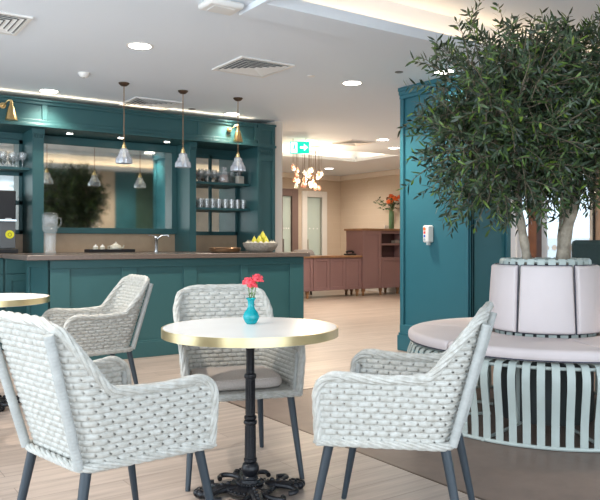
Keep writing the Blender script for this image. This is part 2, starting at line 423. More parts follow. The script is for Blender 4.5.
# ------------------------------------------------------------------ back cabinetry
CY = 7.90
g = empty('bar_cornice', 'teal panelled cornice running across the top of the bar alcove', 'cornice', (0, 0, 0))
MB().box(-1, 4.79, CY+.02, 8.46, 2.39, 2.66).build('fascia', M_teal, g, False)
st = [-1, onY(46, CY).x-.04, onY(201, CY).x-.04, 4.75]
m = MB().box(-1, 4.79, CY, CY+.02, 2.40, 2.455).box(-1, 4.79, CY, CY+.02, 2.62, 2.665)
for x in st: m.box(x-.0, x+.06, CY, CY+.02, 2.455, 2.62)
m.box(-1, 4.80, CY-.035, CY+.02, 2.372, 2.402).box(-1, 4.80, CY-.018, CY+.02, 2.402, 2.417).box(-1, 4.80, CY-.02, CY+.02, 2.655, 2.675)
m.build('moulding', M_teal, g, False, .004)
MB().box(-1, 4.79, CY+.0, 8.46, 2.372, 2.392).build('soffit', M_teal, g, False)
area('cornice_light', (1.9, CY+.02, 2.685), (PI, 0, 0), 5.7, .03, 3.5, (1, .82, .6))
# soffit spots
for k, px in enumerate((68, 119, 165)):
    p = onY(px, 8.18); s = empty('soffit_spotlight', ['small recessed spotlight above the left end of the bar mirror', 'small recessed spotlight above the middle of the bar mirror', 'small recessed spotlight above the right end of the bar mirror'][k], 'spotlight', (p.x, 8.12, 2.372), 0)
    MB().lathe([(.034, -.008), (.044, -.010), (.046, 0)], 16).build('rim', M_chrome, s)
    MB().cyl((0, 0, -.009), .034, .004, 16).build('lens', emit('spot lens', (1, .93, .8), 12), s)
    l = bpy.data.lights.new('spot', 'SPOT'); l.energy = 7; l.color = (1, .82, .6); l.spot_size = R_(80); l.spot_blend = .6; l.shadow_soft_size = .02
    o = bpy.data.objects.new('spot', l); COL.objects.link(o); o.location = (p.x, 8.12, 2.36)
# posts
def column(name, x0, x1, y0, y1, label, z0=1.01):
    g = empty(name, label, 'column', ((x0+x1)/2, (y0+y1)/2, z0))
    hx, hy = (x1-x0)/2, (y1-y0)/2; H = 2.372-z0
    MB().box(-hx, hx, -hy, hy, 0, H).build('shaft', M_teal, g, False, .003)
    m = MB().box(-hx-.008, hx+.008, -hy-.01, -hy, H-.06, H)
    for k in range(5):
        x = -hx+.008+(2*hx-.016)*k/4; m.box(x-.006, x+.006, -hy-.018, -hy, H-.10, H-.06)
    m.build('capital', M_teal, g, False)
    return g
column('cabinet_post', 1.99, 2.11, 8.0, 8.435, 'teal square post left of the bar mirror')
column('cabinet_post', 3.87, 3.96, 8.0, 8.435, 'teal square post between the bar mirror and the right glass shelves')
g = empty('end_cabinet', 'tall teal end panel at the right end of the bar alcove', 'cabinet', (4.935, 8.18, 0))
MB().box(-.135, .135, -.26, .27, 0, 2.66).build('body', M_teal, g, False, .003)
m = MB()
for (x0, x1) in ((-.135, -.09), (.09, .135)): m.box(x0, x1, -.28, -.26, .1, 2.66)
for (z0, z1) in ((.1, .3), (2.36, 2.42), (2.60, 2.675), (2.20, 2.27)): m.box(-.09, .09, -.28, -.26, z0, z1)
m.box(-.145, .145, -.295, -.26, 2.372, 2.402).box(-.145, .145, -.295, .27, 2.655, 2.68)
for k in range(9): m.box(-.125+.0275*k, -.11+.0275*k, -.29, -.28, 2.30, 2.335)
m.build('panel_moulding', M_teal, g, False, .003)
# bar mirror
mw, mz0, mz1 = (2.11, 3.80), 1.30, 2.27
g = empty('bar_mirror', 'large antiqued mirror in a teal frame behind the bar', 'mirror', (2.96, 8.44, mz0), R_(-.8))
hx = .84
MB().box(-hx, hx, -.045, -.035, 0, mz1-mz0).build('mirror_glass', M_mirror, g, False)
MB().box(-hx, hx+.07, -.06, -.01, -.07, 0).box(-hx, hx+.07, -.06, -.01, mz1-mz0, mz1-mz0+.095).box(hx, hx+.07, -.06, -.01, 0, mz1-mz0).build('mirror_frame', M_teal, g, False, .004)
# shelving niches with mirrored back
def niche(x0, x1, label, zs):
    g = empty('niche_mirror', label, 'mirror', ((x0+x1)/2, 8.45, 0)); w = (x1-x0)/2
    m = MB()
    for z in (1.22, 1.55, 1.88, 2.24): m.box(-w, w, -.03, 0, z-.0, z+.05)
    for x in (-w, -.02, w-.04): m.box(x, x+.04, -.03, 0, 1.22, 2.29)
    m.build('mirror_frame', M_teal, g, False, .003)
    MB().box(-w+.03, w-.03, -.015, -.008, 1.25, 2.26).build('mirror_glass', M_mirror, g, False)
niche(3.965, 4.795, 'divided mirror panels in teal frames behind the right glass shelves', 0)
niche(1.0, 1.985, 'divided mirror panels in teal frames behind the coffee machine', 0)
def shelf(x0, x1, z, label):
    o = MB().box(-(x1-x0)/2, (x1-x0)/2, -.16, .16, -.03, 0).build('glass_shelf_board', M_teal, None, False, .003, ((x0+x1)/2, 8.26, z)); o.name = 'shelf_board'
    return tag(o, label, 'shelf')
shelf(3.965, 4.795, 1.90, 'upper dark teal shelf right of the bar mirror, carrying goblets')
shelf(3.965, 4.795, 1.57, 'lower dark teal shelf right of the bar mirror, carrying tumblers')
shelf(1.0, 1.985, 1.95, 'dark teal shelf above the coffee machine')
# splashback
tag(MB().box(1.0, 4.79, 8.44, 8.459, 1.011, 1.23).build('splashback', M_splash, None, False), 'tan splashback strip above the worktop behind the bar', 'splashback')
# worktop and cabinets
tag(MB().box(1.0, 4.79, 7.76, 8.438, .965, 1.01).build('back_worktop', M_stone, None, False, .004), 'brown stone worktop along the wall behind the bar', 'worktop')
def base_unit(x0, x1):
    g = empty('base_cabinet', 'teal drawer cabinet with a brass handle and lock beneath the coffee machine', 'cabinet', ((x0+x1)/2, 8.1, 0)); w = (x1-x0)/2
    MB().box(-w, w, -.28, .33, .1, .964).box(-w, w, -.24, .33, 0, .1).build('carcass', M_teal, g, False)
    d = MB().box(-w+.008, w-.008, -.30, -.281, .80, .955).build('drawer', M_teal, g, False, .003)
    MB().tube([(-.05, -.30, .905), (-.045, -.325, .90), (.045, -.325, .90), (.05, -.30, .905)], .008, 8).build('handle', M_brass, d)
    m = MB().box(-w+.008, w-.008, -.292, -.281, .11, .79)
    for a, b, c_, e in ((-w+.008, -w+.07, .11, .79), (w-.07, w-.008, .11, .79), (-w+.07, w-.07, .11, .18), (-w+.07, w-.07, .72, .79)): m.box(a, b, -.30, -.292, c_, e)
    d = m.build('door', M_teal, g, False, .002)
    MB().cyl((-.05, -.30, .755), .012, .008, 12, (0, -1, 0)).build('lock', M_chrome, d)
    return g
u0 = base_unit(1.662, 2.286)
for k, x in enumerate((1.032, 2.288, 2.916, 3.544, 4.172)):
    c_ = dup(u0, (x+.313, 8.1, 0), 0, 'teal drawer cabinet cut by the left picture edge, left of its locked neighbour' if x < 1.5 else 'teal base cabinet hidden behind the bar counter')
    if x > 1.5: c_['group'] = 'base cabinets hidden behind the bar'

# ------------------------------------------------------------------ bar
g = empty('bar_counter', 'teal panelled bar counter with a brown stone top', 'bar', (0, 0, 0))
bx0, bx1, by0, by1 = 1.77, 4.60, 6.57, 7.36
MB().box(bx0+.02, bx1-.02, by0+.02, by1, .0, .964).build('body', M_teal, g, False)
m = MB()
m.box(bx0, bx1, by0, by0+.02, 0, .165).box(bx0, bx1, by0, by0+.02, .885, .964)
pe = [(70, 122), (137, 184), (197, 241), (248, 290)]
xs = [bx0]+[v for a, b in pe for v in (onY(a, by0).x, onY(b, by0).x)]+[bx1]
for i in range(0, len(xs), 2): m.box(xs[i], xs[i+1], by0, by0+.02, .165, .885)
m.build('front_frame', M_teal, g, False, .004)
MB().box(bx0, bx0+.02, by0, by0+.10, 0, .964).box(bx0, bx0+.02, by1-.10, by1, 0, .964).box(bx0, bx0+.02, by0+.10, by1-.10, 0, .165).box(bx0, bx0+.02, by0+.10, by1-.10, .885, .964).build('end_frame', M_teal, g, False, .004)
MB().box(bx0-.008, bx1+.008, by0-.012, by0, 0, .15).box(bx0-.012, bx0, by0, by1, 0, .15).build('plinth', M_teal, g, False, .004)
MB().box(1.57, 4.64, 6.50, 7.44, .965, 1.012).build('countertop', M_stone, g, False, .006)

# ------------------------------------------------------------------ wicker chairs
Z0, ZA, ZB = .405, .648, .88
def plan(hw_f, hw_r, yf, yr, rad, n=9):
    """U shaped path, front left -> back -> front right; list of (x,y)"""
    def seg(a, b, k): return [(a[0]+(b[0]-a[0])*i/k, a[1]+(b[1]-a[1])*i/k) for i in range(k)]
    P = []
    P += seg((-hw_f, yf), (-hw_r, yr+rad), 24)
    for i in range(n): a = PI+ (PI/2)*i/n; P.append((-hw_r+rad+rad*math.cos(a), yr+rad+rad*math.sin(a)))
    P += seg((-hw_r+rad, yr), (hw_r-rad, yr), 20)
    for i in range(n): a = -PI/2+(PI/2)*i/n; P.append((hw_r-rad+rad*math.cos(a), yr+rad+rad*math.sin(a)))
    P += seg((hw_r, yr+rad), (hw_f, yf), 24); P.append((hw_f, yf))
    return P
BASE = plan(.272, .212, .24, -.208, .07)
RAIL = plan(.276, .214, .245, -.232, .06)
TOP = plan(.300, .258, .250, -.343, .085)
def resample(A, B, step):
    d = [0]
    for p, q in zip(A, A[1:]): d.append(d[-1]+math.dist(p, q))
    L = d[-1]; N = int(L/step); oa = []; ob = []; j = 0
    for i in range(N+1):
        t = L*i/N
        while j < len(d)-2 and d[j+1] < t: j += 1
        k = (t-d[j])/(d[j+1]-d[j]); l = lambda P: (P[j][0]+(P[j+1][0]-P[j][0])*k, P[j][1]+(P[j+1][1]-P[j][1])*k)
        oa.append(l(A)); ob.append(l(B))
    return oa, ob, L
PA, PB, LL = resample(BASE, TOP, .0038)
NS = len(PA)
def ztop(i):
    s = LL*i/(NS-1); s = min(s, LL-s); r = .075
    if s < r: return ZA-r+math.sqrt(max(0, r*r-(r-s)**2))
    a, b = .335, .445              # where the arm sweeps up into the back
    zr = ZB-.03
    if s < a: return ZA-.010*math.sin(PI*(s-r)/(a-r))
    if s < b:
        t = (s-a)/(b-a); return ZA+(zr-ZA)*(2*t*t if t < .25 else .125+(t-.25)*1.16667)
    t = min(1, (s-b)/.09); return zr+.03*math.sin(t*PI/2)
# outward normal for the U path travelled front-left -> back -> front-right is to the right-hand side of travel
def outward(i):
    j0, j1 = max(0, i-2), min(NS-1, i+2); tx, ty = PA[j1][0]-PA[j0][0], PA[j1][1]-PA[j0][1]; n = math.hypot(tx, ty)
    return Vector((ty/n, -tx/n, 0))
def pos0(i, z):
    k = (z-Z0)/(ZB-Z0); return Vector((PA[i][0]+(PB[i][0]-PA[i][0])*min(1, k*1.3), PA[i][1]+(PB[i][1]-PA[i][1])*k, z))
CU, CV = 12, 8
def weave(i, j):
    r = j//CV; v = (j % CV)/CV*2-1; u = ((i+(CU//2 if r % 2 else 0)) % CU)/CU*2-1
    return (1-abs(v)**3.6)*((1-.35*abs(u)**3) if abs(u) < .99 else -.1)
def make_chair(label):
    g = empty('wicker_armchair', label, 'chair', (0, 0, 0), 0, 'woven armchairs around the bistro tables')
    dz = .0027; NZ = int((ZB-Z0)/dz)+1
    mb = MB(); vs = []; fs = []
    outs = [outward(i) for i in range(NS)]; zt_ = [ztop(i) for i in range(NS)]
    for side in (1, -1):
        o = len(vs)
        for j in range(NZ+1):
            for i in range(NS):
                z = min(Z0+dz*j, zt_[i]); h = weave(i, j if z == Z0+dz*j else 0)*.0082
                vs.append(tuple(pos0(i, z)+outs[i]*(side*(.002+h))))
        for j in range(NZ):
            z = Z0+dz*j
            for i in range(NS-1):
                if z >= zt_[i] and z >= zt_[i+1]: continue
                r = j//CV; cu = (i+(CU//2 if r % 2 else 0)) % CU
                if cu == 0 and 3 <= j % CV <= 4 and z+6*dz < zt_[i] and 6 < i < NS-8: continue
                a = o+j*NS+i; q = (a, a+1, a+1+NS, a+NS); fs.append(q if side > 0 else q[::-1])
    mb.add(vs, fs); mb.build('woven_shell', M_wick, g, True, ang=180)
    # rim: up the front edge, arm, back, arm, down
    P = [pos0(0, Z0+(ZA-.075-Z0)*k/8) for k in range(8)]+[pos0(i, ztop(i)) for i in range(0, NS, 2)]+[pos0(NS-1, ztop(NS-1)-(ztop(NS-1)-Z0)*k/8) for k in range(1, 9)]
    rope(MB(), P, .0085, .0098, .30, 5).build('braided_rim', M_wick, g)
    # base rail: closed loop
    B = [Vector((x, y, Z0-.004)) for x, y in RAIL]
    fa, fb = B[-1], B[0]; B += [fa.lerp(fb, k/12) for k in range(1, 13)]
    rope(MB(), B, .0068, .0092, .20, 5).build('base_rail', M_wick, g)
    # woven seat deck and front apron
    n = len(BASE); dv = [(x*.98, y*.98, Z0+.012) for x, y in BASE]+[(x*.98, y*.98, Z0-.008) for x, y in RAIL]
    MB().add(dv, [tuple(range(n)), tuple(range(n, 2*n))[::-1]]+[(i, (i+1) % n, n+(i+1) % n, n+i) for i in range(n)]).build('seat_deck', M_wick, g, False)
    # wrapped back struts
    for sx in (-1, 1):
        a = Vector((sx*.186, -.234, Z0-.003)); b = Vector((sx*.220, -.354, ZB-.035))
        N = 110; pts = [a.lerp(b, k/N) for k in range(N+1)]
        MB().tube(pts, [.0165+.0009*math.sin(k*2.1) for k in range(N+1)], 12).build('back_strut', mat('wrapped grey resin', (.40, .41, .395), .5, noise=(30, .1)), g)
        # wrapped front posts
        a = pos0(0 if sx < 0 else NS-1, Z0)+Vector((-sx*.016, -.022, 0)); b = pos0(0 if sx < 0 else NS-1, ZA-.05)+Vector((-sx*.016, -.024, 0))
        pts = [a.lerp(b, k/60) for k in range(61)]
        MB().tube(pts, [.011+.0007*math.sin(k*2.1) for k in range(61)], 10).build('arm_post', MATS['wrapped grey resin'], g)
    for sx in (-1, 1):
        for sy in (-1, 1):
            t = Vector((sx*(.235 if sy > 0 else .185), sy*.205, Z0)); f = Vector((sx*(.272 if sy > 0 else .22), sy*.285, 0))
            MB().tube([t, t.lerp(f, .5), f.lerp(t, .02), f], [.0185, .0155, .0118, .0112], 14).build('leg', M_legm, g)
    return g
def cushion_mesh(hw, hd, th, name, label, loc, rz):
    """soft rounded pad"""
    vs = []; N = 48; K = 7
    for j in range(K+1):
        a = -PI/2+PI*j/K; z = th/2*math.sin(a)+th/2; ins = .022*(1-math.cos(a))
        for i in range(N):
            t = 2*PI*i/N; c_, s_ = math.cos(t), math.sin(t); e = .32
            x = (hw-ins)*math.copysign(abs(c_)**e, c_); y = (hd-ins)*math.copysign(abs(s_)**e, s_)
            x *= 1-.10*(hd-y)/(2*hd)
            vs.append((x, y, z))
    fs = [(j*N+i, j*N+(i+1) % N, (j+1)*N+(i+1) % N, (j+1)*N+i) for j in range(K) for i in range(N)]
    fs += [tuple(range(N))[::-1]]
    c0 = len(vs); 
    # gently domed top
    ring0 = K*N; prev = ring0
    for q in (.66, .33):
        st_ = len(vs)
        for i in range(N): x, y, z = vs[ring0+i]; vs.append((x*q, y*q, th+.012*(1-q)))
        fs += [(prev+i, prev+(i+1) % N, st_+(i+1) % N, st_+i) for i in range(N)]; prev = st_
    vs.append((0, 0, th+.014)); fs += [(prev+i, prev+(i+1) % N, len(vs)-1) for i in range(N)]
    g = empty(name, label, 'cushion', loc, rz, 'seat pads on the woven armchairs')
    MB().add(vs, fs).build('pad', M_cush, g, ang=60)
    # piping
    MB().tube([(vs[(K-1)*N+i][0]*1.004, vs[(K-1)*N+i][1]*1.004, vs[(K-1)*N+i][2]) for i in range(N)], .004, 6, close=True).build('piping', M_cush, g)
    return g
def hd_rz(fx, fd):
    v = cp(fx, fd); return math.atan2(-v.x, v.y)
chairs = [
    (-.682, 2.567, .693, .723, 'large pale grey woven armchair at the front left, seen from behind', 'seat pad in the front left woven armchair'),
    (-1.44, 4.85, -.83, -.55, 'pale grey woven armchair beside the bar front, facing the left table', 'seat pad in the woven armchair beside the bar front'),
    (-.335, 3.56, .30, -.954, 'pale grey woven armchair behind the middle table, facing the viewer', 'grey beige seat pad in the armchair behind the middle table'),
    (.380, 2.772, -.95, .31, 'pale grey woven armchair right of the middle table, seen from its side', 'seat pad in the woven armchair in front of the round bench'),
    (-2.00, 3.76, -.10, .995, 'woven armchair at the left picture edge, mostly showing only a dark leg', 'seat pad in the woven armchair at the left picture edge'),
]
c0 = p0 = None
for (x, d_, fx, fd, lab, plab) in chairs:
    L = cp(x, d_); rz = hd_rz(fx, fd)
    if c0 is None:
        c0 = make_chair(lab); c0.location = L; c0.rotation_euler = (0, 0, rz)
        p0 = cushion_mesh(.222, .195, .05, 'seat_cushion', plab, (L.x, L.y, Z0+.016), rz)
    else:
        dup(c0, L, rz, lab); dup(p0, (L.x, L.y, Z0+.016), rz, plab)

# ------------------------------------------------------------------ bistro tables
def make_table(label):
    g = empty('bistro_table', label, 'table', (0, 0, 0), 0, 'round marble bistro tables')
    MB().lathe([(.385, .708), (.389, .712), (.389, .747), (.3885, .75), (.0001, .75)], 96).build('tabletop', M_marble, g, ang=20)
    MB().lathe([(.3885, .711), (.396, .711), (.396, .7495), (.3885, .7495)], 96).build('brass_edging', M_brassrim, g, ang=20)
    MB().cyl((0, 0, .695), .14, .014, 24).build('mounting_plate', M_iron, g)
    prof = [(.056, .055), (.056, .075), (.048, .085), (.046, .115), (.036, .122), (.034, .135), (.028, .14), (.034, .15), (.040, .17), (.040, .182), (.034, .20), (.024, .208),
            (.030, .212), (.030, .222), (.026, .226), (.0235, .33), (.023, .385), (.029, .388), (.031, .396), (.029, .404), (.022, .408), (.028, .414), (.028, .424), (.0215, .43), (.020, .60), (.026, .603), (.028, .612), (.026, .62), (.019, .624), (.0185, .675), (.03, .69), (.05, .695)]
    tab = [(0, 0), (.055, .04), (.135, .075), (.17, .105), (.208, .14), (.222, .155), (.396, .318), (.424, .345), (.612, .525), (.64, .56), (.70, .70)]
    def zm(z):
        for (a, c_), (b, d_) in zip(tab, tab[1:]):
            if z <= b: return c_+(d_-c_)*(z-a)/(b-a)
        return z
    MB().lathe([(r, zm(z)) for r, z in prof], 28).build('column', M_iron, g)
    m = MB()
    for k in range(12):
        a = 2*PI*k/12; m.tube([(.0225*math.cos(a), .0225*math.sin(a), zm(.232)), (.0215*math.cos(a), .0215*math.sin(a), zm(.38))], .0042, 6)
        m.tube([(.0195*math.cos(a), .0195*math.sin(a), zm(.435)), (.019*math.cos(a), .019*math.sin(a), zm(.598))], .0036, 6)
    m.build('fluting', M_iron, g)
    m = MB().lathe([(.115, .018), (.118, .024), (.105, .032), (.07, .039), (.06, .044), (.0001, .046)], 32)
    for k in range(30):
        a = 2*PI*k/30; m.ball((.108*math.cos(a), .108*math.sin(a), .030), .007, 8)
        m.ball((.060*math.cos(a), .060*math.sin(a), .050), .005, 6)
    m.build('base_dome', M_iron, g)
    for k in range(4):
        a = PI/4+PI/2*k+R_(15); ca, sa = math.cos(a), math.sin(a); m = MB()
        pts = [(r*ca, r*sa, z) for r, z in ((.06, .026), (.10, .030), (.14, .029), (.18, .024), (.21, .020), (.232, .022))]
        m.tube(pts, [.030, .034, .032, .026, .022, .018], 12, flat=.62)
        for s in (-1, 1):    # scrolls beside the foot
            q = []
            for i in range(16):
                t = i/15; ang = a+s*(.16+.50*t); r = .10+.115*math.sin(t*PI*.72)+.0; q.append((r*math.cos(ang), r*math.sin(ang), .032-.010*t))
            m.tube(q, .0115, 8)
        for i in range(5): m.ball(((.10+.028*i)*ca, (.10+.028*i)*sa, .050-.004*i), .011-.001*i, 8)
        for (ro, so) in ((.238, 0), (.225, .022), (.225, -.022), (.205, .03), (.205, -.03)):
            m.ball((ro*ca-so*sa, ro*sa+so*ca, .020), .019, 10)
        m.build('foot', M_iron, g)
    return g
t0 = make_table('round white marble table with brass edge in the middle, holding the flower vase')
TP = cp(-.224, 3.19); t0.location = TP; t0.rotation_euler = (0, 0, R_(10))
TL = cp(-2.146, 4.88); dup(t0, TL, R_(34), 'round marble table with brass edge, cut by the left picture edge')

def flower_head(mb, c, r, seed, n=26):
    rnd = random.Random(seed)
    for k in range(n):
        a = rnd.uniform(0, 2*PI); e = rnd.uniform(-.15, 1.35); L = r*rnd.uniform(.75, 1.05)
        dr = Vector((math.cos(a)*math.cos(e), math.sin(a)*math.cos(e), math.sin(e))); sd = dr.cross(Vector((0, 0, 1))).normalized(); up = sd.cross(dr)
        w = r*.42; p = Vector(c); th = up*.0008+dr*.0
        pts = [p, p+dr*L*.6+sd*w*.7, p+dr*L*.98+sd*w*.5+up*r*.18, p+dr*L*1.02-up*r*.05, p+dr*L*.98-sd*w*.5+up*r*.16, p+dr*L*.6-sd*w*.7]
        vs = pts+[q+th*1.5 for q in pts]; n_ = 6
        mb.add(vs, [tuple(range(6))[::-1], tuple(range(6, 12))]+[(i, (i+1) % 6, 6+(i+1) % 6, 6+i) for i in range(6)])
    return mb
# turquoise vase with coral flowers
vp = ray(251, 3.28, .75)
M_turq = thin_glass('turquoise glass', (.03, .60, .66), .10, .05, .38, (.0, .60, .66))
v = empty('bud_vase', 'small turquoise glass vase on the middle marble table', 'vase', vp)
prof = [(.0001, .001), (.020, .001), (.026, .006), (.0355, .024), (.037, .036), (.032, .052), (.020, .068), (.0145, .082), (.0145, .104), (.018, .112), (.0235, .120), (.0225, .1215), (.016, .112), (.0125, .103), (.0125, .083), (.018, .069), (.029, .053), (.034, .037), (.030, .020), (.0001, .008)]
MB().lathe(prof, 28, flute=(8, .02)).build('vase_body', M_turq, v)
MB().lathe([(.0001, .010), (.029, .021), (.032, .037), (.028, .052), (.0001, .053)], 20).build('water', thin_glass('vase water', (.25, .85, .85), .1), v)
for k, (dx, dz_, r, lab) in enumerate(((-.012, .184, .034, 'left coral pink carnation in the turquoise vase'), (.026, .196, .036, 'right coral pink carnation in the turquoise vase'), (.006, .172, .026, 'lowest coral pink carnation in the turquoise vase'))):
    off = cp(dx, -.012 if k == 2 else .006*k); fl = empty('carnation', lab, 'flower', (vp.x, vp.y, .75), 0, 'coral carnations in the turquoise vase')
    MB().tube([(0.003*k-.003, 0, .012), (off.x*.3, off.y*.3, .09), (off.x, off.y, dz_-.004)], .0022, 6).build('stem', M_stem, fl)
    MB().lathe([(.003, -.012), (.008, -.004), (.009, .006)], 10, (off.x, off.y, dz_)).build('calyx', M_stem, fl)
    flower_head(MB(), (off.x, off.y, dz_), r, k+3, 52).build('petals', M_coral, fl, False)
    lf = MB()
    for q in range(3):
        a = q*2.3+k; p = Vector((off.x*.5, off.y*.5, .118+.008*q)); e = p+Vector((math.cos(a)*.018, math.sin(a)*.018, .016)); sd = Vector((-math.sin(a), math.cos(a), 0))*.004
        lf.add([p, p.lerp(e, .5)+sd, e, p.lerp(e, .5)-sd, p.lerp(e, .5)-Vector((0, 0, .001))], [(0, 1, 2, 3), (0, 3, 4), (3, 2, 4), (2, 1, 4), (1, 0, 4)])
    lf.build('leaves', M_stem, fl)

# ------------------------------------------------------------------ round bench with planter
BC = cp(1.605, 4.64)
bench = empty('tree_bench', 'round slatted sage metal bench with a raised planter in its centre', 'bench', BC)
def rz_(z):  # radius of the slat curve with height
    tab = [(0, .850), (.06, .850), (.16, .856), (.26, .875), (.34, .890), (.40, .892), (.455, .872)]
    for (a, ra), (b, rb) in zip(tab, tab[1:]):
        if z <= b: return ra+(rb-ra)*(z-a)/(b-a)
    return tab[-1][1]
m = MB(); NSL = 72
for k in range(NSL):
    a = 2*PI*k/NSL; ca, sa = math.cos(a), math.sin(a); w = .021; vs = []; zs = [.012, .06, .11, .16, .21, .26, .30, .34, .37, .40, .43, .455]
    prof = [(rz_(z), z) for z in zs]+[(.853, .468), (.76, .474)]
    for (r, z) in prof:
        for t in (0, -.006):
            rr = r+t if z < .46 else r; zz = z if z < .46 else z+t
            for s in (-1, 1): vs.append((rr*ca-s*w*sa, rr*sa+s*w*ca, zz))
    fs = []
    for i in range(len(prof)-1):
        b = 4*i; c_ = b+4
        fs += [(b, b+1, c_+1, c_), (b+3, b+2, c_+2, c_+3), (b+2, b, c_, c_+2), (b+1, b+3, c_+3, c_+1)]
    fs += [(0, 2, 3, 1)]; b = 4*(len(prof)-1); fs.append((b, b+1, b+3, b+2)); m.add(vs, fs)
m.build('seat_slats', M_slat, bench, True)
def ring(r, z, t, n=96): return MB().tube([(r*math.cos(2*PI*k/n), r*math.sin(2*PI*k/n), z) for k in range(n)], t, 8, close=True)
ring(.846, .012, .011).build('base_ring', M_slat, bench)
ring(.850, .445, .010).build('top_ring', M_slat, bench)
for k in range(8):
    m = MB(); a = 2*PI*(k+.3)/8; ca, sa = math.cos(a), math.sin(a)
    m.tube([(.86*ca, .86*sa, .012), (.36*ca, .36*sa, .012)], .01, 6); m.tube([(.87*ca, .87*sa, .440), (.36*ca, .36*sa, .440)], .01, 6); m.tube([(.40*ca, .40*sa, .02), (.40*ca, .40*sa, .44)], .012, 6)
    m.build('support_bracket', M_slat, bench)
MB().lathe([(.30, 0), (.30, .45), (.262, .98), (.245, .98), (.245, .96), (.0001, .96)], 40).build('planter_liner', mat('dark planter liner', (.05, .06, .06), .6, noise=(5, .1)), bench)
m = MB(); ND = 28
for k in range(ND):
    a = 2*PI*(k+.5)/ND; ca, sa = math.cos(a), math.sin(a); w = .026; vs = []
    prof = [(.318, .47), (.286, .99), (.284, 1.010), (.274, 1.024), (.260, 1.022)]
    for (r, z) in prof:
        for t in (0, -.006):
            for s in (-1, 1):
                rr = r+t; ww = w*(r/.34); vs.append((rr*ca-s*ww*sa, rr*sa+s*ww*ca, z+(t if r < .315 else 0)))
    fs = []
    for i in range(len(prof)-1):
        b = 4*i; c_ = b+4; fs += [(b, b+1, c_+1, c_), (b+3, b+2, c_+2, c_+3), (b+2, b, c_, c_+2), (b+1, b+3, c_+3, c_+1)]
    fs += [(0, 2, 3, 1)]; b = 4*(len(prof)-1); fs.append((b, b+1, b+3, b+2)); m.add(vs, fs)
m.build('planter_slats', M_slat, bench, True)
ring(.275, 1.010, .009).build('planter_ring', M_slat, bench)
MB().lathe([(.244, .965), (.15, .98), (.0001, .985)], 30).build('soil', M_soil, bench)
# seat cushions: six wedges
toCam = math.atan2(-BC.y, -BC.x)
def wedge(a0, a1, label):
    th = .075; z0 = .476; N = 22; vs = []; fs = []; r0, r1 = .335, .885; e = .03
    cs = []
    K = 6
    sec = []   # closed section in (r, z)
    for (rc, zc, s0) in ((r1-e, z0+e, -PI/2), (r1-e, z0+th-e, 0), (r0+e, z0+th-e, PI/2), (r0+e, z0+e, PI)):
        for k in range(5): t = s0+PI/2*k/4; sec.append((rc+e*math.cos(t), zc+e*math.sin(t)*(.9)))
    rm = (r0+r1)/2; zm = z0+th/2; n = len(sec)
    steps = [(a0, .80), (a0+.006, .93), (a0+.02, 1)]+[(a0+.02+(a1-a0-.04)*k/N, 1) for k in range(1, N)]+[(a1-.02, 1), (a1-.006, .93), (a1, .80)]
    for (a, q) in steps:
        for (r, z) in sec:
            rr = rm+(r-rm)*(1-(1-q)*.12); zz = zm+(z-zm)*q
            bul = .010*math.sin(PI*(a-a0)/(a1-a0))*math.sin(PI*(rr-r0)/(r1-r0)) if z > zm else 0
            vs.append((rr*math.cos(a), rr*math.sin(a), zz+bul))
    for i in range(len(steps)-1):
        for k in range(n): l = (k+1) % n; fs.append((i*n+k, (i+1)*n+k, (i+1)*n+l, i*n+l))
    fs.append(tuple(range(n))); fs.append(tuple((len(steps)-1)*n+k for k in range(n))[::-1])
    g = empty('bench_cushion', label, 'cushion', BC, 0, 'curved seat cushions on the round bench')
    MB().add(vs, fs).build('pad', M_pink, g, ang=55)
    aa = [a0+(a1-a0)*k/20 for k in range(21)]
    MB().tube([((r1-.008)*math.cos(a), (r1-.008)*math.sin(a), z0+.012) for a in aa], .004, 6).build('piping', M_navy, g)
    return g
labs = {0: 'curved pink seat cushion at the front of the round bench, nearest the viewer', 1: 'curved pink seat cushion on the right front of the round bench', 2: 'curved pink seat cushion on the far right of the round bench',
        3: 'curved pink seat cushion on the far side behind the planter', 5: 'curved pink seat cushion on the left of the round bench, behind the right armchair', 4: 'curved pink seat cushion on the far left rear of the round bench'}
for k in range(6):
    a = toCam-R_(8)+k*PI/3+0; wedge(a-PI/6+.004, a+PI/6-.004, labs[k])
# back cushions
def backpad(a, label):
    g = empty('back_cushion', label, 'cushion', (BC.x, BC.y, 0), a, 'pink back cushions leaning on the planter')
    vs = []; fs = []; N = 24; K = 24; zb, zt2 = .566, .985
    for side in (0, 1):
        for j in range(K+1):
            v_ = .5-.5*math.cos(PI*j/K); z = zb+(zt2-zb)*v_; rr = .3275-(z-.47)*.0615; wa = .505-.015*v_
            for i in range(N+1):
                u = -math.cos(PI*i/N); du = (1-abs(u))*.17; dv = min(v_, 1-v_)*.42; q = min(1, du/.014)*1.0; q2 = min(1, dv/.014)
                th = .010+.030*math.sqrt(max(0, 1-(1-q)**2))*math.sqrt(max(0, 1-(1-q2)**2))+.006*(1-u*u)*math.sin(PI*v_)
                r = rr if side else rr+th
                vs.append((r*math.cos(u*wa), r*math.sin(u*wa), z))
    n = (N+1)*(K+1)
    for j in range(K):
        for i in range(N):
            b = j*(N+1)+i; fs.append((b, b+1, b+N+2, b+N+1)); fs.append((n+b+1, n+b, n+b+N+1, n+b+N+2))
    edge_l = [j*(N+1) for j in range(K+1)]+[K*(N+1)+i for i in range(1, N+1)]+[j*(N+1)+N for j in range(K-1, -1, -1)]+[i for i in range(N-1, 0, -1)]
    for p, q in zip(edge_l, edge_l[1:]+edge_l[:1]): fs.append((p, q, q+n, p+n))
    MB().add(vs, fs).build('pad', M_pink, g, ang=60)
    pp = [vs[i] for i in edge_l]
    MB().tube([(x*1.02, y*1.02, z) for x, y, z in pp[::2]], .0035, 6, close=True).build('piping', M_navy, g)
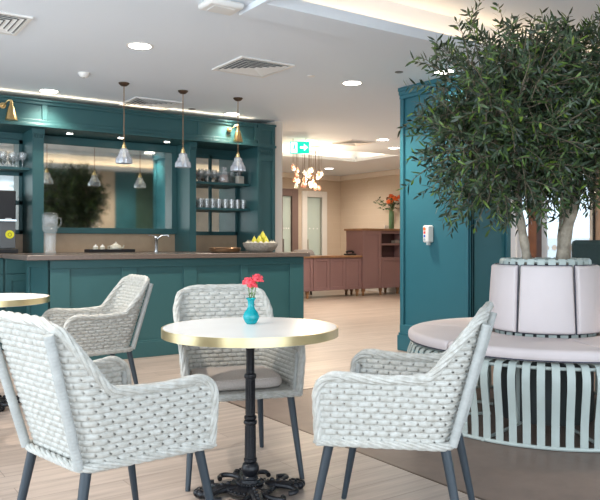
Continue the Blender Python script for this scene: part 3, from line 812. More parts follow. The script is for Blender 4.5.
for k, l in ((0, 'middle pink back cushion leaning on the planter, facing the viewer'), (1, 'right pink back cushion leaning on the planter'), (-1, 'left pink back cushion leaning on the planter, beside the right armchair top'),
             (2, 'pink back cushion on the far right side of the planter'), (-2, 'pink back cushion on the far left side of the planter'), (3, 'pink back cushion on the far side of the planter, hidden by the others')):
    backpad(toCam+R_(2)+k*R_(60), l)

# ------------------------------------------------------------------ trees
def make_tree(base, path, rads, ccen, crad, ntw, seed, label, forks):
    rnd = random.Random(seed); base = Vector(base)
    g = empty('olive_tree', label, 'tree', base)
    m = MB(); P = [Vector(p)-base for p in path]
    def smooth(P, k=6):
        out = []
        for i in range(len(P)-1):
            p0, p1, p2, p3 = P[max(i-1, 0)], P[i], P[i+1], P[min(i+2, len(P)-1)]
            for j in range(k):
                t = j/k; out.append(.5*((2*p1)+(p2-p0)*t+(2*p0-5*p1+4*p2-p3)*t*t+(3*p1-p0-3*p2+p3)*t**3))
        return out+[P[-1]]
    S = smooth(P); n = len(S)
    m.tube(S, [(rads[0]+(rads[1]-rads[0])*i/(n-1))*(1+.10*math.sin(i*1.7+seed)) for i in range(n)], 12)
    C = Vector(ccen)-base; ends = []
    for k in range(forks):
        i0 = int(n*(.45+.5*rnd.random())); s = S[min(n-1, i0)]
        a = 2*PI*k/forks+rnd.uniform(-.3, .3); e = rnd.uniform(-.25, 1.1)
        t = C+Vector((crad[0]*.62*math.cos(a)*math.cos(e), crad[1]*.62*math.sin(a)*math.cos(e), crad[2]*.62*math.sin(e)))
        mid = s.lerp(t, .5)+Vector((rnd.uniform(-.06, .06), rnd.uniform(-.06, .06), rnd.uniform(.0, .1)))
        B = smooth([s, mid, t], 5); m.tube(B, [.017-.012*i/(len(B)-1) for i in range(len(B))], 7); ends += B[3:]
    m.build('trunk', M_bark, g)
    tw = MB(); lf = MB()
    for k in range(ntw):
        # a point in the crown, more towards its surface
        while True:
            d = Vector((rnd.gauss(0, 1), rnd.gauss(0, 1), rnd.gauss(0, 1))).normalized()
            rr = rnd.random()**.45*rnd.uniform(.85, 1.08)
            q = C+Vector((d.x*crad[0]*rr, d.y*crad[1]*rr, d.z*crad[2]*rr))
            if d.z < -.3 and rr > .95 and rnd.random() < .4: continue
            if (q+base).z < 2.95: break
        s = min(ends, key=lambda e_: (e_-q).length)
        L = rnd.uniform(.20, .36); out = (d+Vector((0, 0, rnd.uniform(-.3, .6)))+Vector((rnd.gauss(0, .35), rnd.gauss(0, .35), rnd.gauss(0, .25)))).normalized()
        a = q-out*L*.5; b = q+out*L*.5+Vector((0, 0, -.035*rnd.random()))
        if (b+base).z > 2.97: b.z = 2.97-base.z
        mid = a.lerp(b, .5)+Vector((rnd.gauss(0, .015), rnd.gauss(0, .015), .02)); Q = smooth([a, mid, b], 4)
        if k % 3 == 0: Q = [s.lerp(a, .0), s.lerp(a, .5)+Vector((0, 0, .02))]+Q
        tw.tube(Q, [.0042-.003*i/(len(Q)-1) for i in range(len(Q))], 4)
        nl = rnd.randint(17, 24)
        for j in range(nl):
            t = (j+.5)/nl; p = a.lerp(b, t)+Vector((0, 0, .02))*math.sin(PI*t)
            ax = (b-a).normalized(); sd = ax.orthogonal(); sd.rotate(Matrix.Rotation(j*2.4+rnd.uniform(-.5, .5), 3, ax)); sd.normalize()
            dr = (ax*rnd.uniform(.35, .9)+sd*.8+Vector((0, 0, rnd.uniform(-.35, .15)))).normalized(); ll = rnd.uniform(.048, .082); w = rnd.uniform(.0055, .0085)
            nr = dr.cross(Vector((rnd.gauss(0, 1), rnd.gauss(0, 1), rnd.gauss(0, 1)))).normalized(); up = dr.cross(nr)*.004
            m1 = p+dr*ll*.35+up; m2 = p+dr*ll*.7+up*.8
            lf.add([p, m1+nr*w, m2+nr*w*.8, p+dr*ll, m2-nr*w*.8, m1-nr*w], [(0, 1, 5), (1, 2, 4, 5), (2, 3, 4)])
    tw.build('twigs', mat('twig bark', (.16, .13, .09), .8, noise=(30, .2)), g, True)
    lf.build('foliage', M_leaf, g, False)
    return g
def tp(px, y, d): return ray(px, d, EYE+(242-y)*d/707)
b1 = tp(528, 262, 4.72); b1.z = .975
make_tree(b1, [b1, tp(524, 240, 4.70), tp(518, 205, 4.68), tp(515, 165, 4.68), tp(508, 120, 4.66), tp(502, 85, 4.66)], (.031, .020), tp(500, 124, 4.55), (.55, .58, .66), 520, 11,
          'pale stemmed olive tree on the left of the planter, leaning left', 9)
b2 = tp(562, 262, 4.80); b2.z = .975
make_tree(b2, [b2, tp(566, 235, 4.80), tp(576, 195, 4.82), tp(580, 160, 4.84), tp(590, 115, 4.86), tp(594, 80, 4.80)], (.042, .024), tp(588, 118, 4.72), (.44, .50, .66), 420, 23,
          'pale stemmed olive tree on the right of the planter, leaning right', 9)
b3 = tp(560, 262, 4.93); b3.z = .975
make_tree(b3, [b3, tp(562, 230, 4.96), tp(564, 190, 4.98), tp(556, 150, 5.0), tp(548, 105, 5.0), tp(545, 75, 5.0)], (.030, .018), tp(545, 118, 4.85), (.46, .46, .64), 400, 37,
          'slender tan stemmed olive tree at the rear of the planter, between the other two', 7)

# ------------------------------------------------------------------ ceiling fittings
def cpt(px, y): d_ = 707*(CZ-EYE)/(242-y); p = ray(px, d_, CZ); return p
DL = [(140, 46, 'recessed ceiling downlight in front of the bar, the largest in view'), (49, 91, 'recessed ceiling downlight above the left end of the teal cornice'), (232, 114, 'recessed ceiling downlight near the right end of the teal cornice'),
      (352, 83, 'recessed ceiling downlight left of the teal pier, right of the large vent'), (311, 141, 'recessed ceiling downlight just above the green exit sign'), (394, 148, 'recessed ceiling downlight beside the pier edge, above the reception'), (329, 168.5, 'recessed ceiling downlight far back above the frosted door')]
def downlight(p, lab, pw, r=.105, wide=125):
    s = empty('downlight', lab, 'ceiling light', p, 0, 'round ceiling downlights')
    MB().lathe([(r-.016, -.003), (r, -.006), (r+.008, -.002), (r+.008, 0)], 28).build('trim_ring', M_white, s)
    MB().cyl((0, 0, -.0035), r-.014, .003, 28).build('diffuser', emit('downlight diffuser', (1, .95, .88), 9), s)
    l = bpy.data.lights.new('downlight_lamp', 'SPOT'); l.energy = pw; l.color = (1, .88, .74); l.spot_size = R_(wide); l.spot_blend = .8; l.shadow_soft_size = .06
    o = bpy.data.objects.new('downlight_lamp', l); COL.objects.link(o); o.location = (p[0], p[1], p[2]-.03)
for px, y, lab in DL:
    p = cpt(px, y); downlight(p, lab, 45 if y in (91, 114) else 125 if y < 120 else 110, wide=125 if y < 120 else 168)
downlight(Vector((4.92, 4.72, CZ)), 'recessed ceiling downlight washing the teal pier, behind the tree crown', 35)
for (x, y, z, l) in ((5.4, 2.4, 3.02, 'added downlight above the tree bench brightening the mirrored wall, outside the picture'), (6.6, 6.2, CZ, 'recessed ceiling downlight behind the teal pier, hidden from view'),  # first entry is added to brighten the wall reflected in the bar mirror
                     (7.4, 8.4, CZ, 'recessed ceiling downlight hidden beyond the teal pier, towards the reception'), (0.2, 5.5, CZ, 'recessed ceiling downlight above the left table, outside the picture'), (0.0, 3.2, CZ, 'recessed ceiling downlight left of the front left armchair, outside the picture')):
    downlight(Vector((x, y, z)), l, 60 if x > 6 else 140, wide=165 if x > 6 else 125)
def vent(p, s, lab):
    g = empty('ceiling_vent', lab, 'vent', p); h = s/2
    m = MB().box(-h, h, -h, -h+.03, -.012, 0).box(-h, h, h-.03, h, -.012, 0).box(-h, -h+.03, -h+.03, h-.03, -.012, 0).box(h-.03, h, -h+.03, h-.03, -.012, 0)
    m.build('frame', M_white, g, False)
    MB().box(-h+.03, h-.03, -h+.03, h-.03, -.0015, -.0005).build('backing', mat('vent shadow gap', (.22, .23, .24), .8, noise=(5, .05)), g, False)
    m = MB(); n = 5
    for k in range(n):
        a = h-.05-k*(h-.06)/n; b = a-(h-.06)/n*.55
        for q in range(4):
            r = Matrix.Rotation(q*PI/2, 3, 'Z')
            m.add([r @ Vector(v_) for v_ in ((-a, -a, -.014), (a, -a, -.014), (b, -b, -.003), (-b, -b, -.003), (-a, -a, -.011), (a, -a, -.011), (b, -b, -.001), (-b, -b, -.001))], [(0, 1, 2, 3), (7, 6, 5, 4), (0, 4, 5, 1)])
    m.build('louvres', M_white, g, False)
vent(cpt(253, 67), .56, 'large square ceiling vent above the middle of the bar')
vent(cpt(-13, 20), .52, 'square ceiling vent cut by the top left picture corner')
vent(cpt(150, 103.5), .56, 'square ceiling vent near the cornice, behind the left pendant')
vent(cpt(354, 142.5), .5, 'ceiling vent far back, right of the exit sign')
def disc(p, r, lab, m_, name='sprinkler_cover', cat='sprinkler'):
    g = empty(name, lab, cat, p); MB().lathe([(r*.7, -.008), (r, -.003), (r, 0)], 20).build('cover', m_, g); return g
disc(cpt(192, 109), .045, 'small grey ceiling disc near the cornice, between two pendants', M_silver)
disc(cpt(311, 76), .04, 'small white ceiling disc right of the large vent', M_white)
disc(cpt(399, 72), .04, 'small grey ceiling disc beside the top of the teal pier', M_silver)
g = empty('smoke_detector', 'small white smoke detector on the ceiling above the left pendant', 'smoke detector', cpt(84, 73))
MB().lathe([(.022, -.045), (.035, -.038), (.05, -.015), (.055, 0)], 24).build('housing', M_white, g); MB().cyl((.0, 0, -.048), .008, .004, 8).build('indicator', M_silver, g)
g = empty('ceiling_sensor', 'white square sensor box on the ceiling near the top edge', 'sensor', cpt(221, 3), R_(0))
MB().box(-.13, .13, -.10, .10, -.045, 0).build('housing', M_white, g, True, .02); MB().box(-.08, .08, -.06, .06, -.05, -.045).build('cover_plate', M_white, g, False, .003)

# exit sign
sp = ray(299.5, 11, 2.60)
sg = empty('exit_sign', 'green illuminated exit sign with running figure and arrow hanging from the ceiling', 'sign', sp, math.atan2(F[1], F[0])-PI/2)
MB().box(-.15, .15, -.012, .012, -.095, .09).build('panel', emit('exit sign green', (.0, .62, .42), .8), sg, False)
Mw = emit('exit sign white', (.9, 1, .97), 1.3); m = MB()
def poly(mb, pts, y=-.0135):
    n = len(pts); mb.add([(x, y, z) for x, z in pts]+[(x, y+.001, z) for x, z in pts], [tuple(range(n)), tuple(range(n, 2*n))[::-1]]+[(i, n+i, n+(i+1) % n, (i+1) % n) for i in range(n)])
poly(m, [(.01, -.016), (.07, -.016), (.07, -.055), (.13, 0), (.07, .055), (.07, .016), (.01, .016)]); m.build('arrow', Mw, sg, False)
m = MB(); poly(m, [(-.135, -.08), (-.035, -.08), (-.035, .075), (-.135, .075)]); m.build('door_symbol', Mw, sg, False)
Mg = MATS['exit sign green']; m = MB()
m.cyl((-.075, -.0140, .05), .011, .001, 12, (0, -1, 0))
poly(m, [(-.09, .034), (-.066, .036), (-.07, -.008), (-.052, -.04), (-.06, -.066), (-.068, -.066), (-.066, -.042), (-.084, -.016), (-.098, -.05), (-.122, -.05), (-.122, -.04), (-.106, -.038), (-.094, -.0)], -.0146)
poly(m, [(-.09, .03), (-.112, .012), (-.116, .018), (-.092, .038)], -.0146); poly(m, [(-.068, .032), (-.046, .014), (-.042, .02), (-.064, .038)], -.0146)
m.build('running_figure', Mg, sg, False)
MB().cyl((-.1, 0, .09), .004, CZ-2.60-.09, 8).cyl((.1, 0, .09), .004, CZ-2.60-.09, 8).build('hanger', M_silver, sg)

# pendants over the bar
def pendant(label):
    g = empty('pendant_light', label, 'pendant light', (0, 0, CZ), 0, 'glass pendants over the bar')
    MB().lathe([(.01, -.035), (.03, -.03), (.05, -.012), (.055, 0)], 20).build('ceiling_rose', M_bronze, g)
    MB().tube([(0, 0, -.03), (0, 0, -.60)], .0042, 6).build('cord', mat('brown cord', (.30, .16, .08), .5, .3, noise=(9, .1)), g)
    MB().lathe([(.024, -.664), (.025, -.650), (.018, -.645), (.019, -.628), (.012, -.622), (.010, -.605), (.006, -.60)], 16).build('brass_cap', M_brass, g)
    prof = [(.080, -.815), (.081, -.80), (.079, -.768), (.060, -.742), (.056, -.722), (.044, -.706), (.042, -.678), (.022, -.660)]
    MB().lathe(prof+[(r-.005, z) for r, z in prof[::-1]], 24, flute=(12, .05)).build('glass_shade', M_shade, g, True, ang=12)
    MB().lathe([(.0001, -.765), (.014, -.755), (.021, -.735), (.018, -.71), (.010, -.69), (.010, -.672)], 12).build('bulb', emit('pendant bulb', (1, .86, .62), .9), g)
    return g
pl = None
for k, (px, l) in enumerate(((124, 'leftmost of the three glass pendants over the bar'), (183, 'middle glass pendant over the bar'), (238, 'rightmost glass pendant over the bar, before the wine shelves'))):
    p = onY(px, 6.9, CZ)
    if pl is None: pl = pendant(l); pl.location = p
    else: dup(pl, p, 0, l)

# brass wall lights on the cornice
def sconce(label):
    g = empty('wall_lamp', label, 'wall lamp', (0, 0, 0), 0, 'brass wall lamps on the cornice')
    MB().cyl((-.03, 0, 0), .032, .018, 20, (0, -1, 0)).ball((-.03, -.03, 0), .017, 12).build('backplate', M_brass, g)
    MB().tube([(-.03, -.03, 0), (-.02, -.07, .015), (.01, -.11, .045), (.03, -.13, .04)], .007, 8).ball((.03, -.13, .035), .014, 10).build('arm', M_brass, g)
    MB().lathe([(.062, -.165), (.060, -.15), (.030, -.03), (.018, -.01), (.016, .03), (.0001, .034)][::1], 24, (.03, -.13, 0)).build('lamp_shade', M_brass, g)
    return g
p = onY(231, CY, 2.53); s0 = sconce('brass wall lamp at the right end of the teal cornice'); s0.location = (p.x, CY-.0, 2.555)
p2 = onY(5.5, CY, 2.53); dup(s0, (p2.x, CY-.0, 2.565), 0, 'brass wall lamp on the cornice at the left picture edge')

# ------------------------------------------------------------------ things on the shelves and the bar
def glassware(kind, label, group):
    g = empty('wine_glass' if kind == 'goblet' else 'tumbler', label, 'glass', (0, 0, 0), 0, group)
    if kind == 'goblet':
        MB().lathe([(.034, 0), (.034, .003), (.006, .008), (.004, .06), (.012, .075), (.036, .10), (.041, .13), (.036, .17), (.034, .17), (.039, .13), (.033, .102), (.0001, .08)], 16).build('bowl', M_glass, g)
    else:
        MB().lathe([(.030, 0), (.036, .12), (.034, .12), (.028, .01), (.0001, .008)], 16).build('cup', M_glass, g)
    return g
def xof(px, Y): return onY(px, Y).x
rows = [('goblet', 1.90, 4.02, 4.32, 4, 8.20, 'clear stemmed glass in the crowd on the upper right shelf', 'glasses on the upper right shelf'),
        ('goblet', 1.90, 4.06, 4.74, 8, 8.33, 'clear stemmed glass in the crowd on the upper right shelf', 'glasses on the upper right shelf'),
        ('tumbler', 1.57, 4.01, 4.74, 9, 8.17, 'clear tumbler in the row on the lower right shelf', 'tumblers on the lower right shelf'),
        ('tumbler', 1.57, 4.05, 4.70, 8, 8.30, 'clear tumbler in the row on the lower right shelf', 'tumblers on the lower right shelf'),
        ('goblet', 1.95, 1.52, 1.93, 5, 8.18, 'clear stemmed glass in the row on the shelf above the coffee machine', 'glasses above the coffee machine'),
        ('goblet', 1.95, 1.50, 1.90, 5, 8.32, 'clear stemmed glass in the row on the shelf above the coffee machine', 'glasses above the coffee machine')]
cache = {}
for kind, z, xa_, xb_, n, y, lab, gr in rows:
    for k in range(n):
        loc = (xa_+(xb_-xa_)*k/(n-1), y+.008*math.sin(k*5), z)
        if kind not in cache: cache[kind] = glassware(kind, lab, gr); cache[kind].location = loc
        else: dup(cache[kind], loc, k*.7, lab, gr)
g = empty('glass_jar', 'clear glass jar with copper filling on the upper right shelf', 'jar', (4.42, 8.13, 1.90))
MB().lathe([(.06, 0), (.065, .01), (.065, .13), (.045, .16), (.045, .19), (.04, .19), (.04, .16), (.06, .13), (.058, .01)], 20).build('jar_body', M_glass, g)
MB().lathe([(.05, .012), (.055, .03), (.055, .10), (.0001, .11)], 16).build('filling', mat('copper flakes', (.38, .17, .10), .5, noise=(60, .5)), g)
MB().lathe([(.048, .19), (.05, .20), (.02, .215), (.0001, .22)], 16).build('lid', M_glass, g)
g = empty('square_bottle', 'short square frosted bottle on the upper right shelf', 'bottle', (4.66, 8.13, 1.90), .3)
MB().box(-.055, .055, -.03, .03, 0, .10).build('bottle_body', mat('pale label', (.55, .52, .46), .5, noise=(9, .05)), g, True, .008)
MB().cyl((0, 0, .10), .018, .03, 12).cyl((0, 0, .13), .028, .045, 12).build('stopper', M_silver, g)

# coffee machine
g = empty('coffee_machine', 'black and silver coffee machine with a yellow round sticker at the left edge', 'coffee machine', (1.55, 8.10, 1.011))
MB().box(-.28, .26, -.14, .28, .34, .67).build('upper_housing', M_black, g, True, .012)
MB().box(-.28, .26, .02, .28, .03, .34).build('body', M_silver, g, True, .006)
MB().box(-.285, .265, -.22, .28, 0, .045).build('drip_tray', M_black, g, True, .006)
MB().box(-.28, .26, -.16, -.14, .34, .36).build('chrome_strip', M_chrome, g, False)
MB().box(.10, .26, -.12, .02, .05, .34).build('side_panel', M_silver, g, True, .006)
MB().box(-.24, .06, -.06, .02, .20, .33).build('spout_head', M_black, g, True, .01)
st_ = MB().cyl((.20, -.121, .20), .045, .002, 24, (0, -1, 0)).build('round_sticker', mat('yellow sticker', (.85, .75, .02), .5, noise=(5, .02)), g)
m = MB().tube([(.20+.018*math.cos(a), -.1235, .198+.018*math.sin(a)) for a in [2*PI*k/14 for k in range(14)]], .0022, 5, close=True); m.build('cup_symbol', M_black, st_)
MB().box(.15, .21, -.1605, -.140, .365, .372).build('badge', M_white, g, False)

# tall glass dispenser on the bar
jp = onY(50, 6.85, 1.013)
g = empty('glass_dispenser', 'tall clear glass drinks dispenser on the left end of the bar', 'drinks dispenser', jp)
MB().lathe([(.055, 0), (.058, .01), (.052, .06), (.058, .11), (.054, .16), (.056, .20), (.058, .205), (.070, .225), (.074, .34), (.070, .37), (.066, .37), (.070, .34), (.066, .23), (.050, .21), (.048, .16), (.052, .11), (.046, .06), (.050, .012), (.0001, .01)], 24, flute=(10, .03)).build('glass_body', M_clear, g)
MB().lathe([(.0001, .372), (.068, .372), (.074, .38), (.04, .395), (.0001, .40)], 20).build('lid', M_clear, g)
a_ = cp(.07, 0); MB().tube([a_*1.0+Vector((0, 0, .35)), a_*1.45+Vector((0, 0, .34)), a_*1.55+Vector((0, 0, .29)), a_*1.0+Vector((0, 0, .25))], .007, 8).build('handle', M_clear, g)

# tray with pots on the back worktop
tr = onY(110, 8.05, 1.011)
g = empty('serving_tray', 'long black serving tray on the worktop below the bar mirror', 'tray', tr)
MB().box(-.27, .27, -.10, .10, 0, .012).box(-.27, .27, -.10, -.09, .012, .035).box(-.27, .27, .09, .10, .012, .035).box(-.27, -.26, -.09, .09, .012, .035).box(.26, .27, -.09, .09, .012, .035).build('tray_base', M_black, g, False, .003)
for k, (dx, l) in enumerate(((-.17, 'left small pot on the black tray'), (-.09, 'right small pot on the black tray, next to the teapot'))):
    q = empty('sugar_pot', 'cream '+l, 'pot', (tr.x+dx, tr.y, tr.z+.013))
    MB().lathe([(.022, 0), (.030, .01), (.030, .045), (.024, .052), (.02, .052)], 16).build('pot_body', M_fruit2, q); MB().lathe([(.026, .052), (.02, .062), (.006, .068), (.008, .078), (.0001, .082)], 14).build('lid', M_white, q)
q = empty('teapot', 'cream teapot with a knob lid on the black tray', 'teapot', (tr.x+.07, tr.y, tr.z+.013))
MB().lathe([(.04, 0), (.062, .015), (.068, .04), (.055, .068), (.03, .076), (.0001, .078)], 24).build('pot_body', M_fruit2, q)
MB().lathe([(.03, .076), (.026, .086), (.007, .09), (.011, .104), (.0001, .11)], 16).build('lid', M_whitepet, q)
MB().tube([(.055, 0, .03), (.09, 0, .045), (.10, 0, .07)], [.012, .009, .006], 8).build('spout', M_fruit2, q); MB().tube([(-.06, 0, .06), (-.095, 0, .055), (-.09, 0, .025), (-.062, 0, .02)], .006, 8).build('handle', M_fruit2, q)

# tap
tp_ = onY(156, 8.15, 1.011)
g = empty('kitchen_tap', 'chrome mixer tap on the worktop behind the bar', 'tap', tp_)
MB().lathe([(.028, 0), (.028, .01), (.020, .015), (.020, .14), (.024, .15), (.024, .185), (.0001, .19)], 16).build('tap_body', M_chrome, g)
MB().tube([(0, 0, .14), (.05, -.04, .20), (.12, -.08, .205), (.135, -.09, .175)], [.012, .011, .011, .011], 10).build('spout', M_chrome, g)
MB().tube([(0, 0, .185), (-.05, .02, .205), (-.09, .03, .20)], [.008, .006, .005], 8).build('lever', M_chrome, g)

# round brass tray
bt = onY(225, 7.02, 1.013)
g = empty('round_tray', 'round copper coloured tray lying on the bar left of the fruit bowl', 'tray', bt)
MB().lathe([(.0001, 0), (.15, 0), (.17, .012), (.178, .048), (.172, .050), (.16, .018), (.0001, .010)], 40).build('dish', mat('aged copper', (.40, .25, .15), .3, 1.0, noise=(6, .2)), g)
MB().tube([(.175*math.cos(2*PI*k/40), .175*math.sin(2*PI*k/40), .049) for k in range(40)], .006, 6, close=True).build('rolled_rim', MATS['aged copper'], g)
# fruit bowl
fb = onY(260.5, 6.85, 1.013)
g = empty('fruit_bowl', 'large speckled stoneware bowl on the right end of the bar', 'bowl', fb)
MB().lathe([(.10, 0), (.12, .004), (.165, .03), (.195, .075), (.203, .105), (.198, .108), (.188, .09), (.15, .04), (.0001, .025)], 40).build('bowl_body', M_bowl, g)
MB().lathe([(.10, 0), (.105, .0), (.105, .008)], 30).build('foot_ring', M_bowl, g)
def fruit(x, y, z, r, m_, lab, nm, stem, sz=1.0, gr='fruit in the bowl'):
    q = empty(nm, lab, 'fruit', (fb.x+x, fb.y+y, fb.z+z), 0, gr)
    if nm == 'pear': MB().lathe([(.0001, -.03), (.02, -.028), (.034, -.01), (.034, .008), (.024, .032), (.014, .05), (.010, .06), (.0001, .065)], 16).build('flesh', m_, q)
    else: MB().ball((0, 0, 0), r, 14, sz).build('flesh', m_, q)
    MB().tube([(0, 0, r*.8 if nm != 'pear' else .063), (.004, 0, (r if nm != 'pear' else .068)+.012)], .0025, 5).build('stalk', M_bark, q)
R3 = cp(1, 0)
for k in range(15):
    a = 2*PI*k/15; fruit(.15*math.cos(a), .15*math.sin(a), .102, .026, M_fruit2, 'small pale round fruit in the ring around the edge of the bowl', 'pale_fruit', 1, .85, 'pale fruit around the bowl edge')
for k, (u, v_, z, l) in enumerate(((-.07, 0, .115, 'yellow pear on the left of the stoneware bowl'), (-.01, -.06, .125, 'yellow pear at the front of the stoneware bowl'), (.06, 0, .12, 'yellow pear on the right of the stoneware bowl'), (.025, .01, .175, 'yellow pear on top of the pile in the stoneware bowl'), (0, .07, .12, 'yellow pear at the back of the stoneware bowl'))):
    w_ = cp(u, v_); fruit(w_.x, w_.y, z, .03, M_fruit, l, 'pear', 1)

# ------------------------------------------------------------------ reception
RY = 11.45
def plumpanel(m, x0, x1, y, z0, z1, b=.07):
    m.box(x0, x0+b, y-.015, y, z0, z1).box(x1-b, x1, y-.015, y, z0, z1).box(x0+b, x1-b, y-.015, y, z0, z0+b).box(x0+b, x1-b, y-.015, y, z1-b, z1)
xl = onY(296, RY).x; xr = onY(361, RY).x
g = empty('low_counter', 'low plum panelled counter with a wooden top at the reception', 'counter', (xl, RY, 0))
L_ = xr-xl
MB().box(0, L_, 0, .5, .15, .81).build('body', M_plum, g, False)
m = MB(); n = 4
for k in range(n): plumpanel(m, L_*k/n+.005, L_*(k+1)/n-.005, 0, .15, .81)
m.build('front_panels', M_plum, g, False, .003)
MB().box(-.03, L_+.0, -.05, .53, .81, .85).build('countertop', M_wood, g, False, .004)
for (x, y) in ((.12, .06), (onY(309, RY).x-xl, .06), (L_-.06, .06), (.12, .42), (L_-.06, .42)):
    MB().lathe([(.02, 0), (.03, .02), (.024, .06), (.04, .10), (.045, .15)], 14, (x, y, 0)).build('leg', M_wood, g)
xq = onY(379.5, RY).x; xe = 10.63; o_ = xr+.002
g = empty('tall_counter', 'tall plum cabinet with two open niches beside the pier', 'cabinet', (o_, RY, 0))
q_ = xq-o_; e_ = xe-o_; H = 1.37
MB().box(0, q_, -.05, .5, .15, H).box(q_, e_, .20, .5, .15, H).box(q_, e_, -.04, .20, .15, .80).box(q_, e_, -.04, .20, 1.31, H).box(q_, e_, -.04, .20, 1.06, 1.10).box(e_-.05, e_, -.04, .20, .8, H).build('carcass', M_plum, g, False)
m = MB(); plumpanel(m, .0, q_, -.05, .15, H, .09); plumpanel(m, q_+.01, e_, -.045, .15, .80, .07); m.build('front_panels', M_plum, g, False, .003)
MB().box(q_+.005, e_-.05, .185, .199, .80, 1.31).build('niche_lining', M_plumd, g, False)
MB().box(-.04, e_+.03, -.09, .53, H, H+.045).build('countertop', M_wood, g, False, .004)
for (x, y) in ((.08, .03), (q_+.05, .03), (e_-.1, .03), (.08, .42), (e_-.1, .42)):
    MB().lathe([(.02, 0), (.03, .02), (.024, .06), (.04, .10), (.045, .15)], 14, (x, y, 0)).build('leg', M_wood, g)
bx = onY(396.5, RY+.05); tag(MB().box(-.09, .09, -.06, .06, 0, .06).build('storage_box', M_grey, None, True, .004, (bx.x, RY+.06, 1.103)), 'small grey box in the upper niche of the tall plum cabinet', 'box')
# vase with bouquet
vb = onY(391.5, RY+.18, H+.046)
g = empty('flower_vase', 'tall green ceramic vase on the tall plum cabinet', 'vase', vb)
MB().lathe([(.05, 0), (.058, .02), (.060, .30), (.052, .37), (.056, .39), (.048, .39), (.048, .30), (.0001, .05)], 20).build('vase_body', M_gvase, g)
g = empty('flower_bouquet', 'loose bouquet with orange and white blooms and dark leaves in the green vase', 'bouquet', (vb.x, vb.y, vb.z))
rnd = random.Random(5); sm = MB(); lm = MB()
for k in range(26):
    a = rnd.uniform(0, 2*PI); rr = rnd.uniform(.05, .42); e = Vector((min(.08, math.cos(a)*rr), math.sin(a)*rr, .42+rnd.uniform(.05, .36)*(1-.5*rr)))
    sm.tube([(0, 0, .2), (e.x*.15, e.y*.15, .42), tuple(e)], .004, 5)
    for j in range(7):
        p = Vector((e.x*.15, e.y*.15, .42)).lerp(e, .3+.75*j/6); d_ = Vector((rnd.gauss(0, 1), rnd.gauss(0, 1), rnd.gauss(.2, .6))).normalized(); sd = d_.orthogonal().normalized()*.018; L = rnd.uniform(.05, .09)
        lm.add([p, p+d_*L*.5+sd, p+d_*L, p+d_*L*.5-sd], [(0, 1, 2, 3)])
sm.build('stems', M_stem, g); lm.build('leaves', mat('bouquet leaves', (.045, .075, .035), .6, noise=(9, .3)), g, False)
for k, (x, d_, z, r, mt) in enumerate(((-.05, -.12, .55, .10, M_orange), (.06, -.1, .62, .10, M_orange), (-.02, -.05, .68, .085, M_orange), (.10, -.12, .47, .07, M_whitepet), (-.10, -.1, .46, .065, M_whitepet), (.16, 0, .58, .07, M_whitepet), (.17, -.1, .66, .08, M_orange))):
    w_ = cp(x, d_); flower_head(MB(), (w_.x, w_.y, z), r, k+30, 30).build('blossom', mt, g, False)
cd = onY(386.5, RY+.05, H+.046); tag(MB().box(-.06, .06, -.004, .004, 0, .07).build('name_card', M_white, None, False, 0, cd), 'small white card standing left of the green vase', 'card')
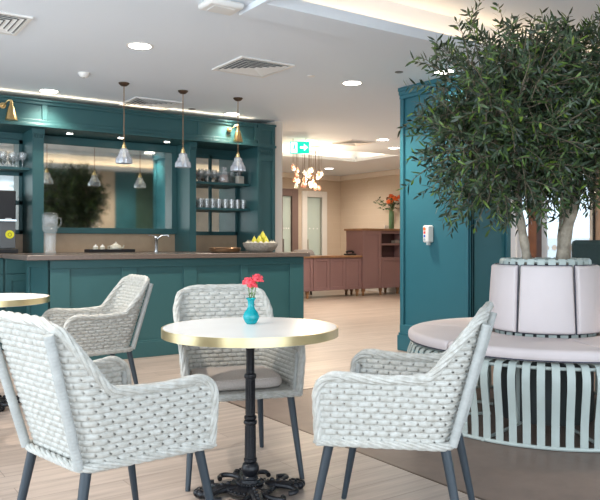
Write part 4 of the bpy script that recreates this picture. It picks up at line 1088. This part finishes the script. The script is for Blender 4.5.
# items behind the low counter
cc = ray(303, 15.3)
g = empty('office_chair', 'grey rounded chair back showing above the low plum counter', 'chair', cc, math.atan2(F[1], F[0])-PI/2)
vs = [];
MB().lathe([(.22, 0), (.26, .03), (.27, .25), (.24, .36), (.18, .41), (.0001, .42)], 24, (0, 0, .55)).build('backrest', M_grey, g)
MB().lathe([(.27, .42), (.28, .50), (.24, .545), (.0001, .55)], 24).build('seat', M_grey, g)
for a in (0.8, 2.4, 3.9, 5.5): MB().tube([(.2*math.cos(a), .2*math.sin(a), .43), (.25*math.cos(a), .25*math.sin(a), 0)], .018, 8).build('leg', M_black, g)
ph = onY(350, RY+.2, .851)
g = empty('desk_phone', 'small black phone on the right end of the low plum counter', 'phone', ph)
MB().box(-.10, .10, -.09, .09, 0, .035).build('phone_base', M_black, g, True, .01); MB().tube([(-.09, 0, .06), (-.05, 0, .085), (.05, 0, .085), (.09, 0, .06)], [.03, .02, .02, .03], 10).build('handset', M_black, g)

# chandelier of glass drops
ch = ray(309, 12.0, CZ)
g = empty('glass_chandelier', 'cluster chandelier of small clear and amber glass drops near the reception', 'chandelier', ch)
MB().cyl((0, 0, -.03), .22, .03, 28).build('ceiling_plate', M_white, g)
rnd = random.Random(12); Mam = thin_glass('amber glass', (.85, .60, .48), .6, .05, .3, (.60, .36, .27)); Mcl = thin_glass('drop glass', (.92, .92, .9), .6, .05, .2, (.8, .76, .7))
for k in range(26):
    a = rnd.uniform(0, 2*PI); r = .30*math.sqrt(rnd.random()); z = -rnd.uniform(.32, .66) if k % 3 else -rnd.uniform(.62, .68); x, y = r*math.cos(a), r*math.sin(a)
    w_ = MB().tube([(x, y, -.03), (x, y, z+.03)], .0022, 4).build('wire', M_bronze, g)
    MB().lathe([(.0001, -.048), (.025, -.04), (.036, -.012), (.032, .008), (.018, .03), (.008, .045)], 10, (x, y, z)).build('glass_drop', Mam if k % 2 else Mcl, w_)
l = bpy.data.lights.new('chandelier_lamp', 'POINT'); l.energy = 60; l.color = (1, .8, .55); l.shadow_soft_size = .1
o = bpy.data.objects.new('chandelier_lamp', l); COL.objects.link(o); o.location = (ch.x, ch.y, 2.22)

# dark armchair and console at the far right
ap = ray(599, 7.2)
g = empty('lounge_chair', 'dark teal high backed chair behind the bench at the right edge', 'chair', ap, math.atan2(F[1], F[0])-PI/2-.25)
MB().box(-.26, .26, -.05, .07, .42, 1.15).build('backrest', M_tealdk, g, True, .04)
MB().box(-.27, .27, .0, .55, .32, .46).build('seat', M_tealdk, g, True, .04)
for sx in (-1, 1): MB().box(sx*.30-.04, sx*.30+.04, -.02, .5, .30, .66).build('armrest', M_tealdk, g, True, .02)
for sx in (-1, 1):
    for y in (.02, .5): MB().tube([(sx*.24, y, .33), (sx*.26, y, 0)], [.02, .014], 8).build('leg', M_black, g)
